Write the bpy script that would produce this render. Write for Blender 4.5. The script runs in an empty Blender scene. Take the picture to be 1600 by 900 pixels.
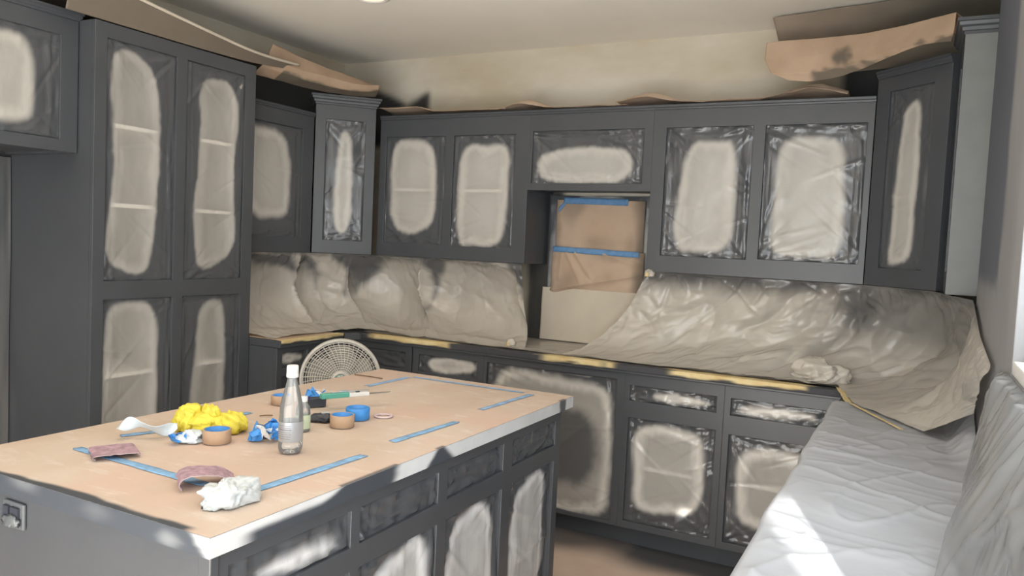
import bpy, bmesh, math, random
import numpy as np
from mathutils import Vector, Matrix

# ------------------------------------------------------------------ camera
SC = bpy.context.scene
COL = SC.collection
def make_camera():
    yaw, pitch, roll = 0.4785, -0.0579, 0.0473
    f = Vector((-math.sin(yaw)*math.cos(pitch), math.cos(yaw)*math.cos(pitch), math.sin(pitch)))
    r = Vector((math.cos(yaw), math.sin(yaw), 0)); u = r.cross(f)
    c, s = math.cos(roll), math.sin(roll)
    R, U = c*r + s*u, -s*r + c*u
    cd = bpy.data.cameras.new('camera'); cam = bpy.data.objects.new('camera', cd); COL.objects.link(cam)
    cd.sensor_width = 36; cd.lens = 1212.9*36/1600; cd.clip_start = .02
    m = Matrix((( R.x, U.x, -f.x, .3041), (R.y, U.y, -f.y, -3.6213), (R.z, U.z, -f.z, 1.4847), (0, 0, 0, 1)))
    cam.matrix_world = m
    SC.camera = cam
make_camera()

# ------------------------------------------------------------------ world, sun, area lights, exposure
w = bpy.data.worlds.new('world'); SC.world = w; w.use_nodes = True
bg = w.node_tree.nodes['Background']; bg.inputs[0].default_value = (.80, .90, 1.0, 1); bg.inputs[1].default_value = 3.2
def area(name, loc, target, sx, sy, power, col):
    l = bpy.data.lights.new(name, 'AREA'); l.shape = 'RECTANGLE'; l.size = sx; l.size_y = sy; l.energy = power; l.color = col
    o = bpy.data.objects.new(name, l); COL.objects.link(o); o.location = loc
    o.rotation_euler = (Vector(target)-Vector(loc)).to_track_quat('-Z', 'Y').to_euler(); return o
sl = bpy.data.lights.new('sun', 'SUN'); sl.energy = 12; sl.angle = .009; sl.color = (1, .96, .88)
so = bpy.data.objects.new('sun', sl); COL.objects.link(so); so.location = (3, -8, 4)
so.rotation_euler = Vector((-.33, .94, -.364)).to_track_quat('-Z', 'Y').to_euler()
area('rear_wall_fill', (-.6, -4.7, 1.15), (-1.1, 0, 1.5), 3.0, 1.9, 82, (.80, .90, 1.0))  # added fill light against the closed rear wall, no door there
area('ceiling_fill', (-.6, -4.25, .12), (-.75, -3.75, 2.65), 2.6, .9, 112, (1.0, .92, .80))  # added fill light aimed upwards to brighten the ceiling
area('daylight_side_window', (.47, -2.15, 1.75), (-2, -1.6, 1.2), .95, .85, 11, (.86, .94, 1.0))
SC.view_settings.view_transform = 'Standard'; SC.view_settings.look = 'None'
SC.view_settings.exposure = 0.02; SC.view_settings.gamma = 1.0
SC.view_settings.use_curve_mapping = False
CEIL = 2.654

# ------------------------------------------------------------------ helpers
rng = np.random.RandomState(7)
def vnoise(x, y, seed=0):
    """smooth value noise, about -1..1"""
    x = np.asarray(x, float); y = np.asarray(y, float)
    L = np.random.RandomState(seed+11).rand(64, 64)*2-1
    xi = np.floor(x).astype(int); yi = np.floor(y).astype(int); fx = x-xi; fy = y-yi
    fx = fx*fx*(3-2*fx); fy = fy*fy*(3-2*fy)
    g = lambda a, b: L[a % 64, b % 64]
    return (g(xi, yi)*(1-fx)+g(xi+1, yi)*fx)*(1-fy)+(g(xi, yi+1)*(1-fx)+g(xi+1, yi+1)*fx)*fy
def fbm(x, y, seed=0, o=3):
    s = 0; a = 1; t = 0
    for k in range(o):
        s = s+a*vnoise(x*2**k, y*2**k, seed+k*17); t += a; a *= .5
    return s/t
def ridge(x, y, seed=0):
    return 1-2*np.abs(vnoise(x, y, seed))
def sstep(a, b, x):
    t = np.clip((x-a)/(b-a), 0, 1); return t*t*(3-2*t)
def chaikin(P, n=2):
    P = np.array(P, float)
    for _ in range(n):
        Q = np.roll(P, -1, 0); P = np.stack([.75*P+.25*Q, .25*P+.75*Q], 1).reshape(-1, 2)
    return P
def sdpoly(X, Y, poly):
    d = np.full(X.shape, 1e9); ins = np.zeros(X.shape, bool); n = len(poly)
    for i in range(n):
        ax, ay = poly[i]; bx, by = poly[(i+1) % n]; ex, ey = bx-ax, by-ay
        t = np.clip(((X-ax)*ex+(Y-ay)*ey)/(ex*ex+ey*ey+1e-12), 0, 1)
        d = np.minimum(d, np.hypot(X-ax-t*ex, Y-ay-t*ey))
        if abs(ey) > 1e-9:
            c = ((ay > Y) != (by > Y)) & (X < (Y-ay)/ey*ex+ax); ins ^= c
    return np.where(ins, -d, d)

def link(name, me, mat=None, parent=None, smooth=False):
    if mat is not None and not len(me.materials): me.materials.append(mat)
    if smooth:
        me.polygons.foreach_set('use_smooth', [True]*len(me.polygons))
    o = bpy.data.objects.new(name, me); COL.objects.link(o)
    if parent: o.parent = parent
    return o
def bm_obj(name, bm, mat, parent=None, smooth=False, bevel=0):
    bmesh.ops.recalc_face_normals(bm, faces=bm.faces)
    me = bpy.data.meshes.new(name); bm.to_mesh(me); bm.free()
    o = link(name, me, mat, parent, smooth)
    if bevel:
        m = o.modifiers.new('b', 'BEVEL'); m.width = bevel; m.segments = 2; m.limit_method = 'ANGLE'
    return o
def add_box(bm, x0, x1, y0, y1, z0, z1):
    v = [bm.verts.new(p) for p in ((x0,y0,z0),(x1,y0,z0),(x1,y1,z0),(x0,y1,z0),(x0,y0,z1),(x1,y0,z1),(x1,y1,z1),(x0,y1,z1))]
    for f in ((0,3,2,1),(4,5,6,7),(0,1,5,4),(1,2,6,5),(2,3,7,6),(3,0,4,7)): bm.faces.new([v[i] for i in f])
def box(name, x0, x1, y0, y1, z0, z1, mat, parent=None, bevel=0):
    bm = bmesh.new(); add_box(bm, x0, x1, y0, y1, z0, z1); return bm_obj(name, bm, mat, parent, bevel=bevel)
def lathe(bm, prof, n=32, center=(0,0,0)):
    cx, cy, cz = center; rings = []
    for r, z in prof:
        rings.append([bm.verts.new((cx+r*math.cos(2*math.pi*i/n), cy+r*math.sin(2*math.pi*i/n), cz+z)) for i in range(n)])
    for a, b in zip(rings, rings[1:]):
        for i in range(n):
            j = (i+1) % n; bm.faces.new((a[i], a[j], b[j], b[i]))
    return rings
def tube(bm, pts, r, n=6, closed=False):
    pts = [Vector(p) for p in pts]; rings = []; N = len(pts)
    for i, p in enumerate(pts):
        a = pts[(i-1) % N] if (closed or i > 0) else p
        b = pts[(i+1) % N] if (closed or i < N-1) else p
        t = (b-a).normalized(); up = Vector((0, 0, 1)) if abs(t.z) < .9 else Vector((1, 0, 0))
        s = t.cross(up).normalized(); q = s.cross(t)
        rings.append([bm.verts.new(p+s*r*math.cos(2*math.pi*k/n)+q*r*math.sin(2*math.pi*k/n)) for k in range(n)])
    for i in range(N if closed else N-1):
        a = rings[i]; b = rings[(i+1) % N]
        for k in range(n): bm.faces.new((a[k], a[(k+1) % n], b[(k+1) % n], b[k]))
    if not closed:
        bm.faces.new(rings[0]); bm.faces.new(rings[-1])
def grid(name, P, mat, parent=None, spray=None, thick=0, smooth=True, clear=None):
    """P: (nu,nv,3) array of vertex positions"""
    nu, nv = P.shape[:2]; V = P.reshape(-1, 3)
    i = np.arange(nu-1)[:, None]*nv+np.arange(nv-1)[None, :]; i = i.ravel()
    F = np.stack([i, i+nv, i+nv+1, i+1], 1)
    me = bpy.data.meshes.new(name); me.from_pydata(V.tolist(), [], F.tolist())
    if spray is not None:
        a = me.attributes.new('spray', 'FLOAT', 'POINT'); a.data.foreach_set('value', np.asarray(spray, np.float32).ravel())
    if clear is not None:
        a = me.attributes.new('clear', 'FLOAT', 'POINT'); a.data.foreach_set('value', np.asarray(clear, np.float32).ravel())
    o = link(name, me, mat, parent, smooth)
    if thick:
        m = o.modifiers.new('s', 'SOLIDIFY'); m.thickness = thick; m.offset = -1
    return o
def thing(name, label, cat, loc=(0,0,0), rotz=0, group=None):
    o = bpy.data.objects.new(name, None); COL.objects.link(o); o.location = loc; o.rotation_euler = (0, 0, rotz)
    o.empty_display_size = .05; return tag(o, label, cat, group)
def tag(o, label, cat, group=None):
    o['label'] = label; o['category'] = cat
    if group: o['group'] = group
    return o
def struct(o): o['kind'] = 'structure'; return o

# ------------------------------------------------------------------ materials
def newmat(name):
    m = bpy.data.materials.new(name); m.use_nodes = True; nt = m.node_tree
    b = nt.nodes['Principled BSDF']; return m, nt, b, nt.nodes['Material Output']
def rgb(c): return (c[0], c[1], c[2], 1)
def N(nt, t, **k):
    n = nt.nodes.new(t)
    for a, v in k.items(): setattr(n, a, v)
    return n
def noise_fac(nt, scale, detail=4, stretch=(1,1,1), lo=.35, hi=.65, rough=.55):
    tc = N(nt, 'ShaderNodeTexCoord'); mp = N(nt, 'ShaderNodeMapping'); mp.inputs['Scale'].default_value = stretch
    nz = N(nt, 'ShaderNodeTexNoise'); nz.inputs['Scale'].default_value = scale; nz.inputs['Detail'].default_value = detail
    nz.inputs['Roughness'].default_value = rough
    mr = N(nt, 'ShaderNodeMapRange'); mr.inputs[1].default_value = lo; mr.inputs[2].default_value = hi
    nt.links.new(tc.outputs['Object'], mp.inputs[0]); nt.links.new(mp.outputs[0], nz.inputs[0]); nt.links.new(nz.outputs[0], mr.inputs[0])
    return mr.outputs[0]
def mixc(nt, fac, a, b):
    m = N(nt, 'ShaderNodeMix', data_type='RGBA')
    for sock, v in ((m.inputs[0], fac), (m.inputs[6], a), (m.inputs[7], b)):
        if hasattr(v, 'is_linked'): nt.links.new(v, sock)
        elif isinstance(v, tuple): sock.default_value = rgb(v)
        else: sock.default_value = v
    return m.outputs[2]
def bump(nt, b, fac, strength, dist=.002):
    bp = N(nt, 'ShaderNodeBump'); bp.inputs['Strength'].default_value = strength; bp.inputs['Distance'].default_value = dist
    nt.links.new(fac, bp.inputs['Height']); nt.links.new(bp.outputs[0], b.inputs['Normal'])
def simple(name, col, rough=.5, var=.08, scale=12, bumpv=0, metal=0, spec=.5, stretch=(1,1,1)):
    m, nt, b, out = newmat(name)
    f = noise_fac(nt, scale, stretch=stretch)
    nt.links.new(mixc(nt, f, tuple(c*(1-var) for c in col), tuple(min(1, c*(1+var)) for c in col)), b.inputs['Base Color'])
    b.inputs['Roughness'].default_value = rough; b.inputs['Metallic'].default_value = metal; b.inputs['Specular IOR Level'].default_value = spec
    if bumpv: bump(nt, b, noise_fac(nt, scale*6), bumpv)
    return m
PAINT = (.067, .073, .083)
def attr(nt, name='spray'):
    a = N(nt, 'ShaderNodeAttribute'); a.attribute_name = name; return a.outputs['Fac']
def sprayed(name, col_a, col_b, rough=.6, scale=8, stretch=(1,1,1), paint=PAINT, bumpv=0, spec=.3, paint_rough=.45):
    m, nt, b, out = newmat(name)
    f = noise_fac(nt, scale, stretch=stretch); base = mixc(nt, f, col_a, col_b)
    sp = attr(nt)
    nt.links.new(mixc(nt, sp, base, paint), b.inputs['Base Color'])
    b.inputs['Roughness'].default_value = rough; b.inputs['Specular IOR Level'].default_value = spec
    if bumpv: bump(nt, b, noise_fac(nt, scale*5, stretch=stretch), bumpv)
    return m
def filmmat(name, white=(.66,.64,.60), alpha=.42, transl=.0, rough=.28, bs=.35, paint=PAINT, stretch=(1,1,.35), bscale=38, use_clear=False):
    """plastic film: see-through and milky where clean, opaque where overspray sits on it"""
    m, nt, b, out = newmat(name)
    sp = attr(nt)
    nt.links.new(mixc(nt, sp, white, paint), b.inputs['Base Color'])
    b.inputs['Roughness'].default_value = rough; b.inputs['Specular IOR Level'].default_value = .6
    bump(nt, b, noise_fac(nt, bscale, 5, stretch, 0, 1, .6), bs, .006)
    tr = N(nt, 'ShaderNodeBsdfTransparent'); tl = N(nt, 'ShaderNodeBsdfTranslucent'); tl.inputs[0].default_value = rgb(white)
    inv = N(nt, 'ShaderNodeMath', operation='SUBTRACT'); inv.inputs[0].default_value = 1; nt.links.new(sp, inv.inputs[1]); inv.use_clamp = True
    m1 = N(nt, 'ShaderNodeMath', operation='MULTIPLY'); nt.links.new(attr(nt, 'clear') if use_clear else inv.outputs[0], m1.inputs[0]); m1.inputs[1].default_value = alpha
    m2 = N(nt, 'ShaderNodeMath', operation='MULTIPLY'); nt.links.new(inv.outputs[0], m2.inputs[0]); m2.inputs[1].default_value = transl
    s1 = N(nt, 'ShaderNodeMixShader'); s2 = N(nt, 'ShaderNodeMixShader')
    nt.links.new(m2.outputs[0], s1.inputs[0]); nt.links.new(b.outputs[0], s1.inputs[1]); nt.links.new(tl.outputs[0], s1.inputs[2])
    nt.links.new(m1.outputs[0], s2.inputs[0]); nt.links.new(s1.outputs[0], s2.inputs[1]); nt.links.new(tr.outputs[0], s2.inputs[2])
    nt.links.new(s2.outputs[0], out.inputs[0]); return m
M = {}
M['paint'] = simple('cabinet_paint', PAINT, .38, .06, 3, .02)
M['film'] = filmmat('film', alpha=.46, rough=.22, use_clear=True)
M['film_clear'] = filmmat('film_clear', white=(.70,.71,.73), alpha=.40, rough=.22, use_clear=True)
M['film_plain'] = filmmat('film_plain', white=(.80,.80,.80), alpha=.5, rough=.22)
M['sheet'] = filmmat('sheet', white=(.66,.62,.56), alpha=.06, transl=.20, rough=.27, bs=.22, stretch=(1,1,1), bscale=12)
M['sheet_white'] = filmmat('sheet_white', white=(.62,.65,.71), alpha=.08, transl=.25, rough=.27, bs=.15, stretch=(1,2.2,1), bscale=8)
M['sheet_grey'] = filmmat('sheet_grey', white=(.42,.43,.44), alpha=.30, transl=.30, rough=.13, bs=.2, stretch=(1,1,1), bscale=9)
M['interior'] = simple('cabinet_interior', (.84,.81,.75), .5, .04)
M['dark_interior'] = simple('appliance_gap', (.05,.05,.05), .6, .1)
M['ceiling'] = simple('ceiling_paint', (.86,.83,.76), .85, .03, 1.2, .05)
M['wall'] = sprayed('wall_paint', (.49,.43,.32), (.60,.56,.48), .8, 1.6, (1,1,2.2), paint=(.045,.046,.045))
M['wall_grey'] = sprayed('wall_primer', (.24,.24,.25), (.28,.28,.29), .6, 2, paint=(.085,.10,.135))
M['paper'] = sprayed('brown_paper', (.40,.285,.20), (.47,.345,.25), .75, 5, (1,1,1), paint=(.09,.085,.07))
M['dim_paper'] = sprayed('brown_paper_small', (.50,.37,.27), (.56,.43,.33), .75, 5, (1,1,1), paint=(.09,.085,.07))
M['cream'] = simple('cream_paper', (.58,.52,.43), .7, .05, 6)
M['slab'] = sprayed('slab_edge', (.56,.58,.60), (.64,.66,.68), .5, 9, paint=(.055,.064,.078))
M['mask_tape'] = sprayed('masking_tape', (.66,.50,.24), (.78,.66,.38), .7, 14, paint=(.06,.062,.07))
M['blue_tape'] = simple('blue_tape', (.20,.37,.58), .6, .2, 40)
M['blue_wall'] = simple('blue_tape_wall', (.12,.27,.50), .6, .1, 40)
M['blue_pale'] = simple('faded_blue_tape', (.24,.40,.62), .65, .2, 30)
M['blue_bright'] = simple('blue_tape_bright', (.05,.26,.66), .5, .1, 30)
M['tan'] = simple('card_core', (.44,.30,.20), .7, .06, 30)
M['metalwhite'] = simple('fan_plastic', (.62,.60,.55), .4, .03)
M['blade'] = simple('fan_blade', (.40,.38,.34), .4, .03)
M['badge'] = simple('fan_badge', (.22,.30,.28), .2, .1, metal=.3)
M['yellow'] = simple('yellow_cloth', (.70,.60,.07), .6, .10, 18, .1)
M['whitebag'] = simple('white_plastic', (.56,.60,.62), .35, .06, 14, .1)
M['mauve'] = simple('mauve_abrasive', (.37,.245,.29), .9, .22, 60, .4)
M['pad_back'] = simple('abrasive_backing', (.42,.34,.34), .9, .1, 40)
M['dark'] = simple('dark_plastic', (.035,.04,.055), .4, .2)
M['teal'] = simple('teal_plastic', (.10,.38,.30), .4, .05)
M['white'] = simple('white_plastic_hard', (.72,.72,.70), .35, .03)
M['steel'] = simple('steel', (.45,.46,.46), .3, .08, metal=.8)
M['silver'] = simple('silver_label', (.42,.43,.45), .35, .05, metal=.35)
M['ink'] = simple('label_ink', (.12,.13,.15), .6, .05)
M['green_label'] = simple('pale_green_label', (.48,.56,.40), .5, .08)
M['wood'] = simple('brown_stick', (.16,.085,.045), .7, .15)
M['floor_paper'] = sprayed('floor_paper', (.60,.46,.37), (.68,.54,.45), .8, 3, paint=(.07,.072,.08))
M['outlet'] = simple('outlet_grey', (.10,.11,.12), .4, .1)
m, nt, b, out = newmat('clear_plastic')
tr = N(nt, 'ShaderNodeBsdfTransparent'); tr.inputs[0].default_value = (.97,.98,.98,1)
gl = N(nt, 'ShaderNodeBsdfGlossy'); gl.inputs['Roughness'].default_value = .06
df = N(nt, 'ShaderNodeBsdfDiffuse'); df.inputs[0].default_value = (.8,.82,.82,1)
fr = N(nt, 'ShaderNodeFresnel'); fr.inputs[0].default_value = 1.5
s1 = N(nt, 'ShaderNodeMixShader'); s1.inputs[0].default_value = .22; s2 = N(nt, 'ShaderNodeMixShader')
nt.links.new(tr.outputs[0], s1.inputs[1]); nt.links.new(df.outputs[0], s1.inputs[2])
nt.links.new(fr.outputs[0], s2.inputs[0]); nt.links.new(s1.outputs[0], s2.inputs[1]); nt.links.new(gl.outputs[0], s2.inputs[2]); nt.links.new(s2.outputs[0], out.inputs[0])
M['clear'] = m
m, nt, b, out = newmat('lamp_glow'); b.inputs['Emission Color'].default_value = (1, .50, .25, 1); b.inputs['Emission Strength'].default_value = 1.6; M['glow'] = m
m, nt, b, out = newmat('window_glass')
tr = N(nt, 'ShaderNodeBsdfTransparent'); gl = N(nt, 'ShaderNodeBsdfGlossy'); gl.inputs['Roughness'].default_value = .02
s1 = N(nt, 'ShaderNodeMixShader'); s1.inputs[0].default_value = .06
nt.links.new(tr.outputs[0], s1.inputs[1]); nt.links.new(gl.outputs[0], s1.inputs[2]); nt.links.new(s1.outputs[0], out.inputs[0]); M['glass'] = m
# torn tape: blue one side, white the other
m, nt, b, out = newmat('two_sided_tape'); ge = N(nt, 'ShaderNodeNewGeometry')
nt.links.new(mixc(nt, ge.outputs['Backfacing'], (.10,.34,.72), (.74,.76,.76)), b.inputs['Base Color']); b.inputs['Roughness'].default_value = .5; M['twotape'] = m
m, nt, b, out = newmat('sheer_blue_film'); b.inputs['Base Color'].default_value = (.62,.70,.76,1); b.inputs['Roughness'].default_value = .3; M['paleblue'] = m

# ------------------------------------------------------------------ room shell
def wall_grid(name, o, du, nu, dv, nv, mat, spray=None):
    """flat grid wall from origin o spanned by du, dv with a small thickness"""
    u = np.linspace(0, 1, nu)[:, None, None]; v = np.linspace(0, 1, nv)[None, :, None]
    P = np.array(o)+u*np.array(du)+v*np.array(dv); s = spray(P) if spray else None
    return struct(grid(name, P, mat, None, s if s is not None else np.zeros((nu, nv)), smooth=False))
struct(box('ceiling', -3.7, 2.3, -4.9, .8, CEIL, CEIL+.1, M['ceiling']))
def fl_spray(P):
    x, y = P[..., 0], P[..., 1]
    d = -y+.03+.05*vnoise(x*4, y*4, 3)
    a = 1-sstep(.0, .24, d+.10*vnoise(x*2.3, y*1.2, 5))
    return np.where(x > -.85+.0*x, a, a*.9)
wall_grid('floor', (-3.7, -4.9, 0), (6.0, 0, 0), 120, (0, 5.7, 0), 200, M['floor_paper'], fl_spray)
def bw_spray_shade(P):
    x, z = P[..., 0], P[..., 2]; n = .05*fbm(x*5, z*5, 8)
    left = sdpoly(x, z, [(-3.3, 2.50), (-3.0, 2.44), (-2.86, 2.385), (-2.74, 2.33), (-2.58, 2.41), (-2.56, 2.1), (-3.3, 2.1)])
    right = sdpoly(x, z, [(-.07, 2.46), (.8, 2.52), (.8, 2.1), (-.07, 2.1)])  # right patch: overspray plus shade by the curled paper, both in the colour
    a = np.maximum(1-sstep(-.01, .05, left+n*.4), 1-sstep(-.01, .045, right+n*.4))
    a = np.maximum(a, .95*(1-sstep(.0, .05, np.abs(x+1.69)-.08+n*.3))*(z < 1.9))
    return a
wall_grid('wall_back', (-3.6, .62, 0), (4.6, 0, 0), 230, (0, 0, CEIL), 130, M['wall'], bw_spray_shade)
def lw_spray(P):
    y, z = P[..., 1], P[..., 2]; return 1-sstep(2.46, 2.56, z+.05*fbm(y*4, z*4, 9))
wall_grid('wall_left', (-3.27, -1.45, 0), (0, 2.1, 0), 70, (0, 0, CEIL), 90, M['wall'], lw_spray)
wall_grid('wall_left_alcove', (-3.46, -4.9, 0), (0, 3.45, 0), 60, (0, 0, CEIL), 60, M['wall'], lambda P: 1-sstep(2.35, 2.5, P[..., 2]))
# right side: far wall behind the corner cabinets, window wall standing proud of it
struct(box('wall_right_far', .735, .85, -.5, .8, 0, CEIL, M['ceiling']))
def rw_spray(P):
    y, z = P[..., 1], P[..., 2]; n = .03*fbm(y*6, z*6, 4)
    return .9*sstep(1.40, 1.46, z+n)*sstep(-1.22, -1.12, y+n)
def rwall(name, y0, y1, z0, z1):
    return wall_grid(name, (.5, y0, z0), (0, y1-y0, 0), max(3, int((y1-y0)*40)), (0, 0, z1-z0), max(3, int((z1-z0)*40)), M['wall_grey'], rw_spray)
WY0, WY1, WZ0, WZ1 = -2.66, -1.72, 1.29, 2.30
rwall('wall_right', WY1, -.42, 0, CEIL)
rwall('wall_right_near', -2.93, WY0, 0, CEIL)
rwall('wall_right_sill', WY0, WY1, 0, WZ0)
rwall('wall_right_head', WY0, WY1, WZ1, CEIL)
struct(box('wall_right_corner', .505, .735, -.50, -.42, 0, CEIL, M['wall_grey']))
struct(box('wall_right_end', .501, .62, -2.93, -2.90, 0, CEIL, M['wall_grey']))
struct(box('wall_left_return', -3.46, -3.272, -1.452, -1.40, 0, CEIL, M['ceiling']))
struct(box('wall_rear', -3.7, 1.07, -4.9, -4.8, 0, CEIL, M['ceiling']))
struct(box('wall_rear_head', 1.07, 2.3, -4.9, -4.8, 2.15, CEIL, M['ceiling']))
struct(box('wall_side', 2.3, 2.4, -4.9, .8, 0, CEIL, M['ceiling']))
# window_1 in the right wall
W1 = struct(bpy.data.objects.new('window_1', None)); COL.objects.link(W1)
bm = bmesh.new()
for a in ((.493, .515, WY0-.14, WY0, WZ0-.09, WZ1+.09), (.493, .515, WY1, WY1+.14, WZ0-.09, WZ1+.09), (.493, .515, WY0, WY1, WZ1, WZ1+.09), (.493, .515, WY0, WY1, WZ0-.09, WZ0-.03)): add_box(bm, *a)
bm_obj('casing', bm, M['wall_grey'], W1, bevel=.003)
box('sill', .494, .60, WY0, WY1, WZ0-.03, WZ0, M['white'], W1, .004)
bm = bmesh.new()
for a in ((.54, .58, WY0, WY0+.04, WZ0, WZ1), (.54, .58, WY1-.04, WY1, WZ0, WZ1), (.54, .58, WY0, WY1, WZ0, WZ0+.04), (.54, .58, WY0, WY1, WZ1-.04, WZ1), (.54, .58, WY0, WY1, 1.78, 1.82)): add_box(bm, *a)
bm_obj('sash', bm, M['white'], W1)
for z0, z1 in ((WZ0+.04, 1.78), (1.82, WZ1-.04)): box('pane', .558, .562, WY0+.04, WY1-.04, z0, z1, M['glass'], W1)

# ------------------------------------------------------------------ cabinets
def frame_mesh(bm, W, z0, z1, ops, t=.02, y=0):
    """face frame in the plane y (front) .. y+t (back) with rectangular openings (u0,u1,v0,v1)"""
    us = sorted({0, W} | {a for o in ops for a in o[:2]}); vs = sorted({z0, z1} | {a for o in ops for a in o[2:4]})
    vv = {}
    def V(i, j, k):
        if (i, j, k) not in vv: vv[i, j, k] = bm.verts.new((us[i], y+k*t, vs[j]))
        return vv[i, j, k]
    def solid(i, j):
        if i < 0 or j < 0 or i >= len(us)-1 or j >= len(vs)-1: return False
        u = (us[i]+us[i+1])/2; v = (vs[j]+vs[j+1])/2
        return not any(o[0] < u < o[1] and o[2] < v < o[3] for o in ops)
    for i in range(len(us)-1):
        for j in range(len(vs)-1):
            if not solid(i, j): continue
            bm.faces.new((V(i,j,0), V(i+1,j,0), V(i+1,j+1,0), V(i,j+1,0)))
            bm.faces.new((V(i,j,1), V(i,j+1,1), V(i+1,j+1,1), V(i+1,j,1)))
            for (di, dj, a, b_) in ((-1,0,(i,j),(i,j+1)), (1,0,(i+1,j+1),(i+1,j)), (0,-1,(i+1,j),(i,j)), (0,1,(i,j+1),(i+1,j+1))):
                if not solid(i+di, j+dj):
                    bm.faces.new((V(*a,0), V(*a,1), V(*b_,1), V(*b_,0)))
def crown_mesh(bm, W, D, z, prof, sides=(1, 1)):
    rings = []
    for o_, dz in prof:
        rings.append([bm.verts.new(p) for p in ((-o_*sides[0], -o_, z+dz), (W+o_*sides[1], -o_, z+dz), (W+o_*sides[1], D, z+dz), (-o_*sides[0], D, z+dz))])
    for a, b_ in zip(rings, rings[1:]):
        for i in range(4): bm.faces.new((a[i], a[(i+1) % 4], b_[(i+1) % 4], b_[i]))
    bm.faces.new(rings[0]); bm.faces.new(rings[-1])
CROWN = [(0, 0), (.004, 0), (.004, .012), (.010, .014), (.012, .026), (.020, .032), (.023, .044), (.029, .046), (.029, .058), (0, .058)]
SMALLCROWN = [(0, 0), (.004, 0), (.005, .008), (.010, .012), (.011, .022), (.016, .024), (.016, .034), (0, .034)]

def film(name, u0, u1, v0, v1, blobs, parent, seed, mat='film', halo=.55, step=.008, amp=1.0, ring=None, soft=.03, y=.010, bleed=0):
    W, H = u1-u0, v1-v0; nu = max(12, int(W/step)); nv = max(12, int(H/step))
    U, V = np.meshgrid(np.linspace(u0, u1, nu), np.linspace(v0, v1, nv), indexing='ij')
    r = np.random.RandomState(seed)
    n = .009*fbm(U*16, V*8, seed)+.0025*vnoise(U*60, V*30, seed+3)
    sp = np.ones(U.shape); cl = np.zeros(U.shape)
    for bl in blobs:
        d = sdpoly(U, V, chaikin(bl)); sp = np.minimum(sp, sstep(-soft*.55, soft*.75, d+n))
        cl = np.maximum(cl, 1-sstep(-.062*min(1, W*2.6), -.012, d+2.2*n+.008*fbm(U*5, V*5, seed+40)))
    if ring is not None:  # dark centre put into the film colour for the dark interior behind
        d = sdpoly(U, V, chaikin(ring)); rs = .93*(1-sstep(-.05, .07, d+n*2)); sp = np.maximum(sp, rs); cl = cl*(1-rs)
    cl = np.clip((min(halo, 1)*.8+(1-.8*min(halo, 1))*cl)*(1.3 if halo > 1 else 1)*(1-sp), 0, 1.3)
    sp = np.clip(sp*.985+.02*vnoise(U*9, V*9, seed+5)*(sp < .5), 0, 1)
    el, er, eb, et = U-u0, u1-U, V-v0, v1-V
    edge = np.minimum(np.minimum(el, er), np.minimum(eb, et))
    h = .004*amp*fbm(U*7, V*5, seed+1)
    # gathered folds along the sides, top and bottom
    h += .0075*amp*np.exp(-np.minimum(el, er)/.035)*(vnoise(U*95, V*5, seed+2))
    h += .0065*amp*np.exp(-np.minimum(eb, et)/.028)*(vnoise(U*30, V*90, seed+4))
    h += .0022*amp*ridge(U*16, V*6, seed+8)*np.exp(-edge/.10)
    # long straight tension creases running in from the corners and edges
    cs = [(u0, v0), (u1, v0), (u0, v1), (u1, v1)]
    for k in range(26):
        if r.rand() < .5:
            c = cs[r.randint(4)]; px, py = c[0]+r.uniform(-.01, .01), c[1]+r.uniform(-.02, .02)
        else:
            px, py = (u0 if r.rand() < .5 else u1), r.uniform(v0, v1)
        qx = r.uniform(u0+.15*W, u1-.15*W); qy = py+(r.uniform(-.5, .5)*max(W, .2)*1.6 if abs(py-(v0+v1)/2) < H*.45 else math.copysign(r.uniform(.05, .5)*H*.6, (v0+v1)/2-py))
        ex, ey = qx-px, qy-py; L2 = ex*ex+ey*ey; t = ((U-px)*ex+(V-py)*ey)/L2
        dd = np.abs((U-px)*ey-(V-py)*ex)/math.sqrt(L2)
        wd = r.uniform(.004, .010)
        h += amp*r.choice([-1, 1])*r.uniform(.0010, .0034)*np.exp(-(dd/wd)**2)*sstep(-.02, .06, t)*(1-sstep(.35, 1.0, t))
    h *= sstep(0, .006, edge)
    P = np.stack([U, y-h, V], -1)
    return grid(name, P, M[mat], parent, sp, clear=cl)

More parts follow.
